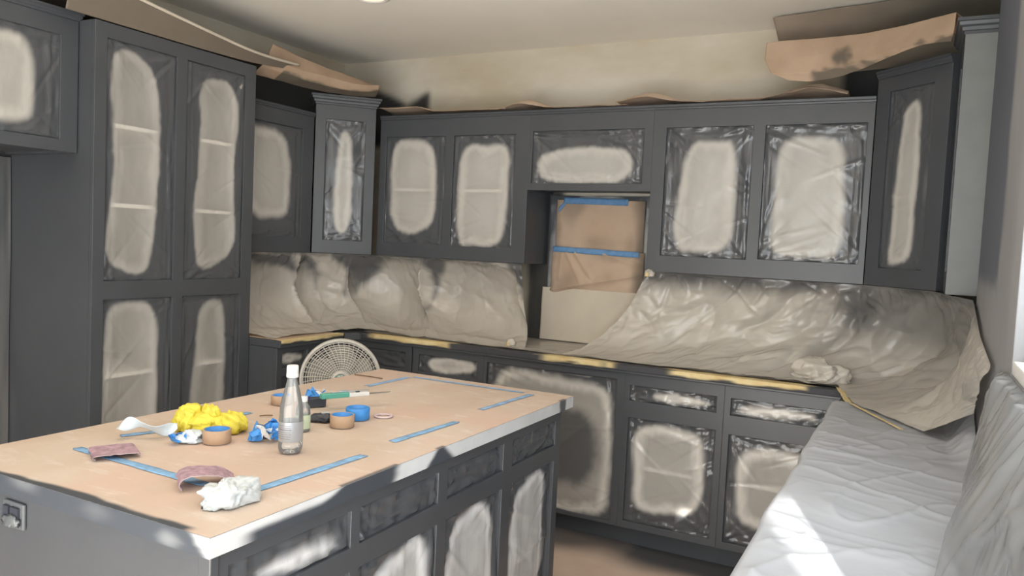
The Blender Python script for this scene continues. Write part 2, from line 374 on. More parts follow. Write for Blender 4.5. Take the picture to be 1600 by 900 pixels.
def cabinet(name, label, cat, origin, rotdeg, W, z0, z1, D, ops, shelves=(), crown=None, crown_sides=(1, 1), film_mat='film', seedb=1, toe=0, group=None, interior='interior', side_in=.018, halo=None):
    """local x along the face, -y towards the room. ops: dict(r=(u0,u1,v0,v1), blobs=[...], ring=..., ...)"""
    t = thing(name, label, cat, (origin[0], origin[1], 0), math.radians(rotdeg), group)
    bm = bmesh.new(); frame_mesh(bm, W, z0, z1, [o['r'] for o in ops], .022)
    bm_obj('face_frame', bm, M['paint'], t, bevel=.0018)
    bm = bmesh.new()
    for a in ((0, side_in, .022, D, z0, z1), (W-side_in, W, .022, D, z0, z1), (side_in, W-side_in, .022, D, z1-.02, z1), (side_in, W-side_in, .022, D, z0+.012, z0+.032), (side_in, W-side_in, D-.01, D, z0+.032, z1-.02)): add_box(bm, *a)
    o = bm_obj('carcass', bm, M['paint'], t)
    # pale inside lining
    bm = bmesh.new()
    add_box(bm, side_in, side_in+.004, .024, D-.012, z0+.033, z1-.021); add_box(bm, W-side_in-.004, W-side_in, .024, D-.012, z0+.033, z1-.021)
    add_box(bm, side_in+.004, W-side_in-.004, D-.016, D-.012, z0+.033, z1-.021); add_box(bm, side_in+.004, W-side_in-.004, .03, D-.018, z0+.033, z0+.037)
    bm_obj('lining', bm, M[interior], t)
    for z in shelves: box('shelf', side_in+.006, W-side_in-.006, .026, D-.02, z-.009, z+.009, M[interior], t)
    for p in sorted({round((o1['r'][1]+o2['r'][0])/2, 3) for o1 in ops for o2 in ops if 0 < o2['r'][0]-o1['r'][1] < .1}):
        box('divider', p-.009, p+.009, .023, D-.02, z0+.038, z1-.022, M[interior], t)
    for k, o in enumerate(ops):
        u0, u1, v0, v1 = o['r']
        film('masking_film', u0-.0, u1+.0, v0-.0, v1+.0, o.get('blobs', []), t, seedb*13+k*7, o.get('mat', film_mat), ring=o.get('ring'), soft=o.get('soft', .03), halo=o.get('halo', 1.25 if halo else .78 if z0 > 1 else .2), amp=1.25*o.get('amp', 1.0), y=.012)
    if crown:
        bm = bmesh.new(); crown_mesh(bm, W, D, z1, crown, crown_sides); bm_obj('crown_moulding', bm, M['paint'], t)
    if toe:
        box('toe_kick', .0, W, .07, .09, 0, z0, M['paint'], t)
    return t
def sub(pts, du): return [(a-du, b_) for a, b_ in pts]

# back run wall cabinets: face plane y = .303
YU = .303; XA, XB, XC, XD = -2.700, -1.665, -.950, .090
cabinet('wall_cabinet', 'dark grey two-opening wall cabinet left of the paper-covered hood recess', 'cabinet', (XA, YU), 0, XB-XA, 1.37, 2.205, .31,
  [dict(r=(-2.652-XA, -2.220-XA, 1.45, 2.10), blobs=[sub([(-2.61,2.07),(-2.46,2.085),(-2.33,2.055),(-2.285,1.93),(-2.285,1.62),(-2.36,1.54),(-2.48,1.51),(-2.60,1.56),(-2.615,1.8)], XA)]),
   dict(r=(-2.163-XA, -1.752-XA, 1.45, 2.10), blobs=[sub([(-2.105,2.05),(-1.94,2.03),(-1.80,2.04),(-1.795,1.8),(-1.80,1.62),(-1.83,1.47),(-2.0,1.46),(-2.125,1.465),(-2.12,1.75)], XA)])],
  shelves=(1.78,), crown=SMALLCROWN[:6]+[(0,.024)], crown_sides=(0,0), seedb=2)
cabinet('wall_cabinet', 'short wide grey wall cabinet above the paper-covered hood recess', 'cabinet', (XB, YU), 0, XC-XB, 1.785, 2.205, .31,
  [dict(r=(-1.645-XB, -.998-XB, 1.825, 2.112), blobs=[sub([(-1.60,2.0),(-1.3,2.018),(-1.07,2.005),(-1.062,1.84),(-1.3,1.832),(-1.605,1.835)], XB)], soft=.024)],
  crown=SMALLCROWN[:6]+[(0,.024)], crown_sides=(0,0), seedb=3)
cabinet('wall_cabinet', 'dark grey two-opening wall cabinet right of the paper-covered hood recess', 'cabinet', (XC, YU), 0, XD-XC, 1.37, 2.205, .31,
  [dict(r=(-.880-XC, -.445-XC, 1.457, 2.112), blobs=[sub([(-.765,2.035),(-.62,2.03),(-.53,2.03),(-.525,1.7),(-.53,1.50),(-.68,1.485),(-.815,1.49),(-.80,1.75)], XC)], amp=1.3),
   dict(r=(-.388-XC, .062-XC, 1.462, 2.112), blobs=[sub([(-.315,2.05),(-.15,2.045),(-.035,2.03),(-.02,1.75),(-.01,1.485),(-.18,1.49),(-.335,1.49),(-.325,1.75)], XC)], amp=1.2)],
  shelves=(), crown=SMALLCROWN[:6]+[(0,.024)], crown_sides=(0,0), seedb=4)
# hood side panels are the cabinet sides; corner cabinets at 45 degrees, taller
Dd = .36
cabinet('corner_wall_cabinet', 'narrow angled corner wall cabinet with crown, left end of the back run', 'cabinet', (-2.953, -.004), 45.5, Dd, 1.37, 2.265, .20,
  [dict(r=(.062, .300, 1.45, 2.18), blobs=[[(.145,2.11),(.212,2.12),(.220,1.9),(.225,1.65),(.205,1.51),(.145,1.50),(.125,1.6),(.135,1.85)]], soft=.022)],
  shelves=(1.95,), crown=CROWN, seedb=5)
cabinet('corner_wall_cabinet', 'tall angled corner wall cabinet under the large curled brown paper, right end', 'cabinet', (.093, .300), -45, .405, 1.37, 2.30, .20,
  [dict(r=(.075, .320, 1.45, 2.235), blobs=[[(.155,2.10),(.19,2.17),(.238,2.17),(.250,2.0),(.252,1.7),(.245,1.50),(.165,1.47),(.118,1.48),(.135,1.75)]], soft=.022)],
  shelves=(), crown=SMALLCROWN, crown_sides=(0,0), seedb=6)
# left run wall cabinet, face x=-2.95
cabinet('wall_cabinet', 'grey wall cabinet beside the tall pantry, its left side hidden behind it', 'cabinet', (-2.95, -.578), 90, .560, 1.37, 2.18, .31,
  [dict(r=(.05, .470, 1.46, 2.095), blobs=[[(.05,2.05),(.20,2.06),(.33,2.03),(.37,1.94),(.375,1.65),(.35,1.58),(.05,1.56)]], soft=.04)],
  shelves=(), crown=SMALLCROWN[:6]+[(0,.024)], crown_sides=(0,0), seedb=7)
# right wall cabinet, its end panel turned to the room
RC = cabinet('wall_cabinet', 'tall wall cabinet with crown and an end panel toned as window-lit beside the window wall', 'cabinet', (.405, .02), -90, .32, 1.37, 2.325, .325,
  [dict(r=(.05, .27, 1.45, 2.26), blobs=[])], crown=CROWN, seedb=8)
bm = bmesh.new(); frame_mesh(bm, .30, 1.37, 2.32, [(.05, .25, 1.45, 2.24)], .006)
# (plain end: a thin applied panel on the end)
bm.free()
box('end_panel', 0.320, .326, .0, .325, 1.37, 2.325, simple('lit_end_paint', (.175,.185,.185), .45, .04), RC)  # paler than the cabinet paint: window light put into the panel colour

# pantry, face x=-2.85, local u = y + 1.487
PU = -1.487
cabinet('pantry_cabinet', 'tall dark grey pantry cabinet with four film-covered openings', 'cabinet', (-2.85, PU), 90, .905, .10, 2.35, .60,
  [dict(r=(.057, .414, 1.232, 2.285), blobs=[sub([(-1.405,2.20),(-1.345,2.25),(-1.26,2.24),(-1.185,2.18),(-1.155,2.0),(-1.16,1.75),(-1.18,1.45),(-1.20,1.29),(-1.27,1.265),(-1.40,1.31),(-1.415,1.42),(-1.38,1.63),(-1.385,1.9)], PU)], soft=.022),
   dict(r=(.472, .837, 1.232, 2.285), blobs=[sub([(-.93,2.20),(-.82,2.225),(-.735,2.22),(-.69,2.12),(-.70,2.0),(-.715,1.75),(-.70,1.5),(-.705,1.385),(-.80,1.31),(-.905,1.275),(-.93,1.35),(-.95,1.57),(-.925,1.75),(-.915,1.98)], PU)], soft=.022),
   dict(r=(.057, .414, .14, 1.150), blobs=[sub([(-1.385,1.115),(-1.27,1.13),(-1.18,1.11),(-1.15,1.0),(-1.15,.5),(-1.16,.25),(-1.42,.25),(-1.42,.6),(-1.415,.9),(-1.40,1.03)], PU)]),
   dict(r=(.472, .837, .14, 1.150), blobs=[sub([(-.89,1.10),(-.80,1.125),(-.76,1.11),(-.75,.9),(-.75,.3),(-.955,.3),(-.945,.65),(-.905,.95)], PU)])],
  shelves=(.80, 1.57, 1.92), halo=1, seedb=9, toe=1)
# cabinet over the fridge space
cabinet('fridge_top_cabinet', 'grey cabinet high at far left over the empty fridge space', 'cabinet', (-2.955, -2.45), 90, .958, 1.783, 2.345, .50,
  [dict(r=(.05, .40, 1.835, 2.27), blobs=[]), dict(r=(.458, .880, 1.835, 2.27), blobs=[[(.458,2.22),(.66,2.23),(.735,2.22),(.765,2.15),(.765,1.95),(.75,1.90),(.62,1.885),(.458,1.87)]], soft=.035)],
  crown=SMALLCROWN, seedb=10)
# plastic against the back of the fridge alcove
nu, nv = 90, 60
U, V = np.meshgrid(np.linspace(-2.6, -1.492, nu), np.linspace(.02, 1.77, nv), indexing='ij')
P = np.stack([-3.445+.012*fbm(U*14, V*1.5, 70)+.004*ridge(U*40, V*2, 71), U, V], -1)
tag(grid('alcove_sheet', P, M['sheet'], None, np.clip(.9+.15*vnoise(U*7, V*2, 72), 0, 1)), 'dark oversprayed plastic sheet at the back of the fridge space', 'plastic sheet')

# ------------------------------------------------------------------ base cabinets
YB = .02; BX = [-2.20, -1.735, -.935, -.445, .085]
BL = ['narrow base cabinet with one pale film-covered drawer opening behind the island',
      'wide appliance opening in the back run with dark centre under light film',
      'base cabinet with drawer opening over door opening, beside the wide appliance opening',
      'base cabinet in the right corner, partly behind the white-covered counter']
cabinet('base_cabinet', BL[0], 'cabinet', (BX[0], YB), 0, BX[1]-BX[0], .10, .872, .57,
  [dict(r=(.04, .425, .735, .832), blobs=[[(.095,.81),(.25,.825),(.40,.822),(.41,.77),(.25,.752),(.125,.748)]], soft=.02), dict(r=(.04, .425, .13, .66), blobs=[[(.10,.60),(.36,.60),(.36,.2),(.10,.2)]])], shelves=(), seedb=11, toe=1)
cabinet('base_cabinet', BL[1], 'cabinet', (BX[1], YB), 0, BX[2]-BX[1], .10, .872, .57,
  [dict(r=(.02, .762, .118, .836), blobs=[[(.03,.825),(.40,.80),(.70,.785),(.735,.70),(.735,.45),(.745,.15),(.60,.125),(.03,.125)]], ring=[(.12,.66),(.36,.66),(.60,.655),(.665,.58),(.690,.45),(.655,.30),(.56,.245),(.12,.245)], soft=.04)],
  shelves=(), seedb=12, toe=1, interior='dark_interior')
cabinet('base_cabinet', BL[2], 'cabinet', (BX[2], YB), 0, BX[3]-BX[2], .10, .872, .57,
  [dict(r=(.03, .455, .738, .815), blobs=[[(.14,.785),(.30,.795),(.42,.775),(.42,.762),(.28,.758),(.17,.757)]], soft=.02, amp=1.5), dict(r=(.03, .458, .135, .655), blobs=[[(.065,.61),(.22,.635),(.385,.62),(.405,.55),(.41,.40),(.40,.26),(.30,.215),(.13,.20),(.075,.24),(.07,.42)]])], shelves=(.405,), seedb=13, toe=1)
cabinet('base_cabinet', BL[3], 'cabinet', (BX[3], YB), 0, BX[4]-BX[3], .10, .872, .57,
  [dict(r=(.03, .475, .735, .815), blobs=[[(.07,.775),(.20,.79),(.38,.785),(.40,.765),(.24,.757),(.09,.755)]], soft=.025), dict(r=(.03, .475, .135, .645), blobs=[[(.08,.57),(.20,.60),(.40,.59),(.42,.4),(.41,.22),(.10,.22),(.075,.38)]])], shelves=(.415,), seedb=14, toe=1, film_mat='film')
cabinet('base_cabinet', 'dark base cabinet closing the left corner of the back run behind the fan', 'cabinet', (-2.622, YB), 0, .415, .10, .872, .57, [dict(r=(.06, .37, .735, .832), blobs=[])], seedb=15, toe=1)
# left run base, face x=-2.65
cabinet('base_cabinet', 'three-drawer base cabinet between the tall pantry and the left corner', 'cabinet', (-2.65, -.578), 90, .585, .10, .872, .60,
  [dict(r=(.04, .235, .755, .845), blobs=[[(.02,.83),(.13,.83),(.20,.815),(.20,.79),(.02,.785)]], soft=.02), dict(r=(.04, .235, .61, .715), blobs=[]), dict(r=(.04, .235, .13, .57), blobs=[]), dict(r=(.275, .545, .755, .845), blobs=[]), dict(r=(.275, .545, .13, .715), blobs=[])], seedb=16, toe=1)
# right run base under the white-covered counter, face x=.085
cabinet('base_cabinet', 'grey base cabinet run hidden under the white-covered right counter', 'cabinet', (.087, -.01), -90, 2.93, .10, .872, .40,
  [dict(r=(.6+k*.57, 1.10+k*.57, .14, .82), blobs=[[(.68+k*.57,.74),(1.02+k*.57,.74),(1.02+k*.57,.22),(.68+k*.57,.22)]]) for k in range(4)], seedb=17, toe=1)

# worktop: one continuous U
def prism(name, poly, z0, z1, mat, parent=None, bevel=0):
    bm = bmesh.new(); a = [bm.verts.new((x, y, z0)) for x, y in poly]; b_ = [bm.verts.new((x, y, z1)) for x, y in poly]
    bm.faces.new(a[::-1]); bm.faces.new(b_); n = len(poly)
    for i in range(n): bm.faces.new((a[i], a[(i+1) % n], b_[(i+1) % n], b_[i]))
    return bm_obj(name, bm, mat, parent, bevel=bevel)
tag(prism('worktop', [(-3.265,-.578),(-2.63,-.578),(-2.63,-.06),(-2.57,0),(.063,0),(.063,-2.95),(.498,-2.95),(.498,-.41),(.73,-.41),(.73,.615),(-3.265,.615)], .873, .912, M['paint'], bevel=.003), 'continuous u-shaped worktop with oversprayed edge under plastic sheets', 'worktop')

# masking tape along the worktop edge
def tape_strip(name, p0, p1, wid, mat, z, seed, spray=None, parent=None, n=None, wob=.001, ends=.006):
    p0 = np.array(p0, float); p1 = np.array(p1, float); L = np.linalg.norm(p1-p0); n = n or max(12, int(L/.01)); t = np.linspace(0, 1, n)[:, None]
    d = (p1-p0)/L; nn = np.array([-d[1], d[0]]); s = np.linspace(-.5, .5, 5)[None, :]
    jag = ends*vnoise(np.arange(5)*3.3, np.zeros(5), seed)[None, :]
    X = p0[0]+d[0]*(t*L+jag*(2*t-1))+nn[0]*s*wid+.0015*vnoise(t*L*30, s*2, seed+1)*nn[0]
    Y = p0[1]+d[1]*(t*L+jag*(2*t-1))+nn[1]*s*wid+.0015*vnoise(t*L*30, s*2, seed+1)*nn[1]
    Z = z+wob*(vnoise(t*L*40, s*3, seed+2)+1)*.5+0*X
    sp = spray(X, Y) if spray else np.zeros(X.shape)
    return grid(name, np.stack([X, Y, Z], -1), mat, parent, sp, thick=.0004)
def tape_sp(X, Y):
    a = fbm(X*2.7, Y*2.7, 31)+.35*fbm(X*12, Y*40, 32)
    return sstep(.02, .2, a)
def tape_sp2(X, Y):
    keep = ((X > -1.38) & (X < -1.02)) | ((X > -.70) & (X < -.10)) | ((X > -2.5) & (X < -1.95))
    n = .25*fbm(X*14, Y*70, 33)
    d = np.minimum(np.minimum(np.abs(X+1.2)-.18, np.abs(X+.40)-.30), np.abs(X+2.22)-.27)
    return sstep(-.03, .05, d+n*.25)
tag(tape_strip('masking_tape', (-2.57, .036), (.060, .036), .078, M['mask_tape'], .9135, 41, tape_sp2), 'yellow masking tape along the back worktop edge, partly sprayed grey', 'tape')
tag(tape_strip('masking_tape', (-2.655, -.57), (-2.65, -.07), .05, M['mask_tape'], .9135, 42, lambda X, Y: sstep(-.1, .05, -Y-.35+.1*vnoise(X*20, Y*20, 4))*0), 'yellow masking tape along the left worktop edge beside the pantry', 'tape')
tag(tape_strip('masking_tape', (.045, -.02), (.115, -.40), .028, M['mask_tape'], .930, 43), 'short yellow tape strip turning the corner onto the right counter', 'tape')
tag(tape_strip('masking_tape', (.115, -.41), (.30, -.80), .014, M['mask_tape'], .936, 44), 'thin yellow tape line running diagonally over the right counter plastic', 'tape')
n_ = 260; Xe, Ze = np.meshgrid(np.linspace(-2.55, .058, n_), np.linspace(.884, .914, 7), indexing='ij')
tag(grid('masking_tape', np.stack([Xe, -.0025+0*Xe, Ze], -1), M['mask_tape'], None, np.maximum(tape_sp2(Xe, .02+0*Xe), 1-sstep(.888, .898, Ze+.012*fbm(Xe*9, Ze*60, 35)+.0)), thick=.0004), 'yellow masking tape folded over the front face of the back worktop edge', 'tape')
Ye, Ze = np.meshgrid(np.linspace(-.572, -.07, 80), np.linspace(.889, .914, 7), indexing='ij')
tag(grid('masking_tape', np.stack([-2.6275+0*Ye, Ye, Ze], -1), M['mask_tape'], None, 1-sstep(.893, .902, Ze+.014*fbm(Ye*9, Ze*60, 36)), thick=.0004), 'yellow masking tape folded over the left worktop edge beside the pantry', 'tape')
tag(box('paper_strip', -3.0, -2.66, -.57, -.12, .914, .917, M['dim_paper']), 'brown paper piece on the left counter against the pantry', 'paper')

# ------------------------------------------------------------------ plastic sheets
def smooth_curve(pts, s):
    n = len(pts); P = lerp_curve(pts, np.linspace(0, 1, 121)); k = 25; pad = np.concatenate([2*P[:1]-P[k:0:-1], P, 2*P[-1:]-P[-2:-k-2:-1]]); w_ = np.hanning(k*2+1); w_ /= w_.sum()
    Q = np.stack([np.convolve(pad[:, c], w_, 'valid') for c in range(P.shape[1])], -1)
    return np.stack([np.interp(s, np.linspace(0, 1, len(Q)), Q[:, c]) for c in range(P.shape[1])], -1)
def lerp_curve(pts, s):
    pts = np.array(pts, float); L = np.r_[0, np.cumsum(np.linalg.norm(np.diff(pts, axis=0), axis=1))]; L /= L[-1]
    return np.stack([np.interp(s, L, pts[:, k]) for k in range(pts.shape[1])], -1)
def sheet(name, T, M1, M2, B, ns, nt_, mat, spray, seed, fold=.02, extra=None, label='', cat='plastic sheet', endfade=2.0, sc=1.0):
    s = np.linspace(0, 1, ns); t = np.linspace(0, 1, nt_)[None, :, None]
    c = [lerp_curve(q, s)[:, None, :] for q in (T, M1, M2, B)]
    P = (1-t)**3*c[0]+3*(1-t)**2*t*c[1]+3*(1-t)*t*t*c[2]+t**3*c[3]
    ds = np.gradient(P, axis=0); dt = np.gradient(P, axis=1); nrm = np.cross(ds, dt); nrm /= np.linalg.norm(nrm, axis=-1, keepdims=True)+1e-9
    Ls = np.r_[0, np.cumsum(np.linalg.norm(np.diff(P[:, nt_//2], axis=0), axis=1))][:, None]; tt = t[..., 0]
    HT = np.linalg.norm(np.diff(P, axis=1), axis=-1).sum(1).mean()
    S = Ls+0*tt; Tt = tt*HT+0*Ls
    S0, T0 = S, Tt; S = S*sc; Tt = Tt*sc
    R2 = lambda a, b_, q: np.abs(vnoise(a, b_, q))
    wx = S+.10*fbm(S*2.5, Tt*2.5, seed+20); wy = Tt+.10*fbm(S*2.5+9, Tt*2.5, seed+21)
    h = fold*(.8*fbm(S*2.6, Tt*2.0, seed)-1.1*R2(wx*4.5+wy*1.5, wy*3-wx*1.0, seed+1)-.65*R2(wx*8-wy*5, wy*6+wx*3, seed+2)-.40*R2(wx*6+wy*11, wy*9-wx*7, seed+3)-.16*R2(S*26, Tt*19, seed+4)+.6)
    S, Tt = S0, T0; r = np.random.RandomState(seed)
    for k in range(34):
        px, py = r.uniform(0, Ls[-1, 0]), r.choice([0, r.uniform(0, HT)]); an = r.uniform(-1.1, 1.1); L = r.uniform(.12, .45)
        ex, ey = math.sin(an)*L, math.cos(an)*L; q = ((S-px)*ex+(Tt-py)*ey)/L**2; dd = np.abs((S-px)*ey-(Tt-py)*ex)/L
        h = h+r.choice([-1, 1])*fold*r.uniform(.15, .45)*np.exp(-(dd/r.uniform(.006, .018))**2)*sstep(0, .15, q)*(1-sstep(.5, 1, q))
    h = h+.012*vnoise(S*48+1.5*fbm(S*6, Tt*3, seed), Tt*3, seed+30)*np.exp(-Tt/.09)
    if extra is not None: h = h+extra(S, Tt, P)
    fade = sstep(0, .05, tt)*(1-.55*sstep(.75, 1, tt))*(1-.6*sstep(endfade, endfade+.1, s[:, None]))
    P = P+nrm*(h*fade)[..., None]
    P[..., 2] = np.maximum(P[..., 2], .9145+.004*vnoise(S*9, Tt*9, seed+9)+.004)
    sp = spray(S, Tt, P) if spray else np.zeros(S.shape)
    return tag(grid(name, P, M[mat], None, np.clip(sp, 0, 1)), label, cat)

def spA(S, T, P):
    x, y, z = P[..., 0], P[..., 1], P[..., 2]; n = .5*fbm(S*5, T*5, 51)+.25*fbm(S*17, T*12, 52)
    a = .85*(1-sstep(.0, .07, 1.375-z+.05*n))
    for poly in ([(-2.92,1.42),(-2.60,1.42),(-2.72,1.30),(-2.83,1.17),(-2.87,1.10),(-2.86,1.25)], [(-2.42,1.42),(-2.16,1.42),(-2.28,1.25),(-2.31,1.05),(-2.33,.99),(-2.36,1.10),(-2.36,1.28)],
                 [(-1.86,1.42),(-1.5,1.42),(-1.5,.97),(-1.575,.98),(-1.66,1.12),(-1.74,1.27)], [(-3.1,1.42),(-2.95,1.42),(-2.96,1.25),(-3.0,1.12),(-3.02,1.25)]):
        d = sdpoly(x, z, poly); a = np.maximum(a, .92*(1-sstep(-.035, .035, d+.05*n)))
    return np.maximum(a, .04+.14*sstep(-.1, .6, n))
def exA(S, T, P):
    x, y = P[..., 0], P[..., 1]
    bul = 0; Sw = S+.03*np.sin(T*9)+.015*vnoise(S*0, T*6, 54)
    for a_, b_, k in ((-.25, .50, .11), (.50, .86, .07), (.86, 1.36, .12), (1.36, 2.05, .12)):
        u = np.clip((Sw-a_)/(b_-a_)*2-1, -1, 1); bul = bul+k*np.sqrt(1-u*u)**.8*(np.abs(u) < 1)
    v = np.clip(T/.62, 0, 1); return (bul-.03)*np.sin(math.pi*v**.85)**.8
sheet('backsplash_sheet', [(-2.955,-.575,1.368),(-2.955,-.02,1.368),(-2.72,.27,1.368),(-2.66,.312,1.368),(-1.68,.312,1.368)],
      [(-3.05,-.575,1.20),(-3.05,.05,1.20),(-2.78,.38,1.20),(-2.66,.42,1.20),(-1.70,.44,1.20)],
      [(-3.05,-.575,.93),(-3.02,.2,.93),(-2.72,.42,.93),(-2.6,.44,.93),(-1.66,.42,.93)],
      [(-2.69,-.575,.922),(-2.69,-.08,.922),(-2.62,.05,.922),(-2.5,.07,.922),(-1.52,.07,.922)], 330, 110, 'sheet', spA, 60, .022, exA,
      'hanging plastic sheet over the backsplash from the pantry to the hood recess')
def spB(S, T, P):
    x, y, z = P[..., 0], P[..., 1], P[..., 2]; n = .5*fbm(S*4, T*4, 55)+.3*fbm(S*13, T*9, 56)
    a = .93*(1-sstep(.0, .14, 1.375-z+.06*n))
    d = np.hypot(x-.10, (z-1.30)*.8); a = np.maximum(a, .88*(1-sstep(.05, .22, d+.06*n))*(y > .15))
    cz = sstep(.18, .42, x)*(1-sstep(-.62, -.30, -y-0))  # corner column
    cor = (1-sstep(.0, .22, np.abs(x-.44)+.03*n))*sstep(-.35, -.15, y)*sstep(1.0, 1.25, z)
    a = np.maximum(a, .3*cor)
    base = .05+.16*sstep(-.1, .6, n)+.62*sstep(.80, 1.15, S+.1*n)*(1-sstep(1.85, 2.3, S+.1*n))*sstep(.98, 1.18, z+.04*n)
    return np.maximum(a, base)
sheet('backsplash_sheet', [(-.955,.312,1.368),(.085,.312,1.368),(.375,.02,1.368),(.41,-.29,1.368),(.489,-.45,1.36),(.488,-.9,1.27),(.486,-1.34,1.235)],
      [(-1.02,.42,1.20),(.10,.44,1.18),(.48,.28,1.18),(.60,-.1,1.15),(.46,-.42,1.10),(.44,-.7,1.10),(.48,-1.2,1.17)],
      [(-1.18,.42,.94),(-.02,.42,.93),(.42,.30,.93),(.52,-.1,.95),(.40,-.5,1.0),(.40,-.7,.97),(.475,-1.1,1.11)],
      [(-1.30,.07,.922),(-.3,.07,.922),(.03,.05,.925),(.12,-.38,.935),(.24,-.60,.94),(.36,-.82,.945),(.478,-1.05,1.06)], 360, 110, 'sheet', spB, 64, .030, None,
      'hanging plastic sheet over the backsplash from the hood recess round to the window', endfade=.66)
# flat sheet lying on the back worktop in the recess and under the hanging sheets
U, V = np.meshgrid(np.linspace(-2.60, .05, 260), np.linspace(.065, .60, 60), indexing='ij')
P = np.stack([U, V, .9165+.004*np.clip(fbm(U*7, V*9, 81)+.3, 0, 2)+.006*np.clip(ridge(U*10+V*6, V*12, 82)-.4, 0, 1)], -1)
tag(grid('worktop_sheet', P, M['sheet'], None, np.clip(.10+.3*sstep(.1, .6, fbm(U*5, V*8, 83)), 0, 1)), 'plastic sheet lying flat on the back worktop below the hood recess', 'plastic sheet')
# white sheet over the right counter, hanging over its left edge
ns, nt_ = 300, 120
s = np.linspace(0, 1, ns)[:, None]; t = np.linspace(0, 1, nt_)[None, :]
Y = -.36-2.62*s+0*t; dr = .12
a = t*(.435+dr)-dr   # <0: hanging part
n1 = fbm(Y*3, a*6, 90)
X = np.where(a < 0, .052-.008*sstep(0, .03, -a)+.014*vnoise(Y*5, a*6, 91)*sstep(0, .08, -a), .060+a)
Z = np.where(a < 0, .928+a, .928)
wy_ = Y+.10*fbm(Y*2, a*3, 97); wa_ = a+.06*fbm(Y*2+4, a*3, 98)
Z = Z+(.008*np.clip(fbm(Y*3+a*2, a*4, 92)+.3, 0, 2)+.005*(1-np.abs(vnoise(wy_*7+wa_*4, wa_*3, 93)))**6+.004*(1-np.abs(vnoise(wy_*6-wa_*8, wa_*5+wy_*4, 94)))**8+.002*(1-np.abs(vnoise(wy_*19+wa_*5, wa_*6, 95)))**5)*sstep(-.01, .03, a)
X = X+.006*vnoise(Y*8, a*0, 96)
Z = Z+.12*sstep(.36, .435, a)*sstep(-1.3, -.6, Y)
P = np.stack([X, Y, Z], -1)
tag(grid('counter_sheet', P, M['sheet_white'], None, np.zeros(X.shape)), 'white plastic sheet over the right counter with the sunlit patch', 'plastic sheet')
# dull translucent sheet hanging from the window sill on to the counter, nearest right
sheet('window_sheet', [(.489,-1.56,1.25),(.488,-1.75,1.262),(.488,-2.2,1.262),(.488,-2.85,1.262)],
      [(.485,-1.50,1.15),(.465,-1.72,1.17),(.44,-2.2,1.17),(.47,-2.85,1.16)],
      [(.482,-1.45,1.03),(.445,-1.70,1.05),(.39,-2.2,1.05),(.46,-2.85,1.05)],
      [(.480,-1.40,.955),(.435,-1.66,.955),(.365,-2.2,.955),(.45,-2.85,.955)], 200, 90, 'sheet_grey',
      lambda S, T, P: .30+.3*sstep(0, .6, fbm(S*3, T*3, 57)), 67, .013, None, 'crinkled grey translucent plastic hanging from the window sill at the right edge', sc=.6)
# crumpled peaks of plastic in the right corner of the worktop
def crumple(name, loc, size, seed, mat, amp=.25, sub_=4, freq=3.0, lobes=(), parent=None, sharp=1.0, flat=True):
    bm = bmesh.new(); bmesh.ops.create_icosphere(bm, subdivisions=sub_, radius=1)
    V = np.array([v.co[:] for v in bm.verts]); r = np.random.RandomState(seed)
    d = np.ones(len(V))
    for lx, ly, lz, la in lobes:
        L = np.array([lx, ly, lz], float); L /= np.linalg.norm(L); d += la*np.clip(V@L, 0, 1)**3
    for k in range(5):
        A = r.randn(3, 3); q = V@A*freq*.4*(1.5**k)
        d += amp*sharp/(1.4**k)*(np.abs(vnoise(q[:, 0], q[:, 1]+q[:, 2]*.7, seed+k))*-1.5+.5)
    V2 = V*d[:, None]*np.array(size)
    if flat: V2[:, 2] = np.maximum(V2[:, 2], -.35*size[2])
    V2[:, 2] -= V2[:, 2].min()
    for v, c in zip(bm.verts, V2): v.co = c
    o = bm_obj(name, bm, mat, parent, smooth=True); o.location = loc; return o
tag(crumple('crumpled_plastic', (-.05, .13, .926), (.095, .060, .055), 5, M['sheet'], .30, 5, 2.6, [(-.6, -.3, .9, .7), (.8, 0, .5, .4)]), 'crumpled peak of plastic by the yellow tape at the right corner', 'plastic sheet')
# small taped bunches
for i, (l, lab) in enumerate((((-.925, .30, 1.345), 'small bunch of plastic and yellow tape under the right cabinet corner'), ((-1.60, .07, .935), 'small yellow taped bunch of plastic at the foot of the hood recess'))):
    r0 = thing('tape_bunch', lab, 'tape', l)
    crumple('plastic_bunch', (0, 0, 0), (.026, .022, .026), 20+i, M['sheet'], .4, 3, 3, parent=r0)
    crumple('tape_scrap', (-.008, -.018, -.002), (.012, .008, .018), 23+i, M['mask_tape'], .4, 3, 3, parent=r0)

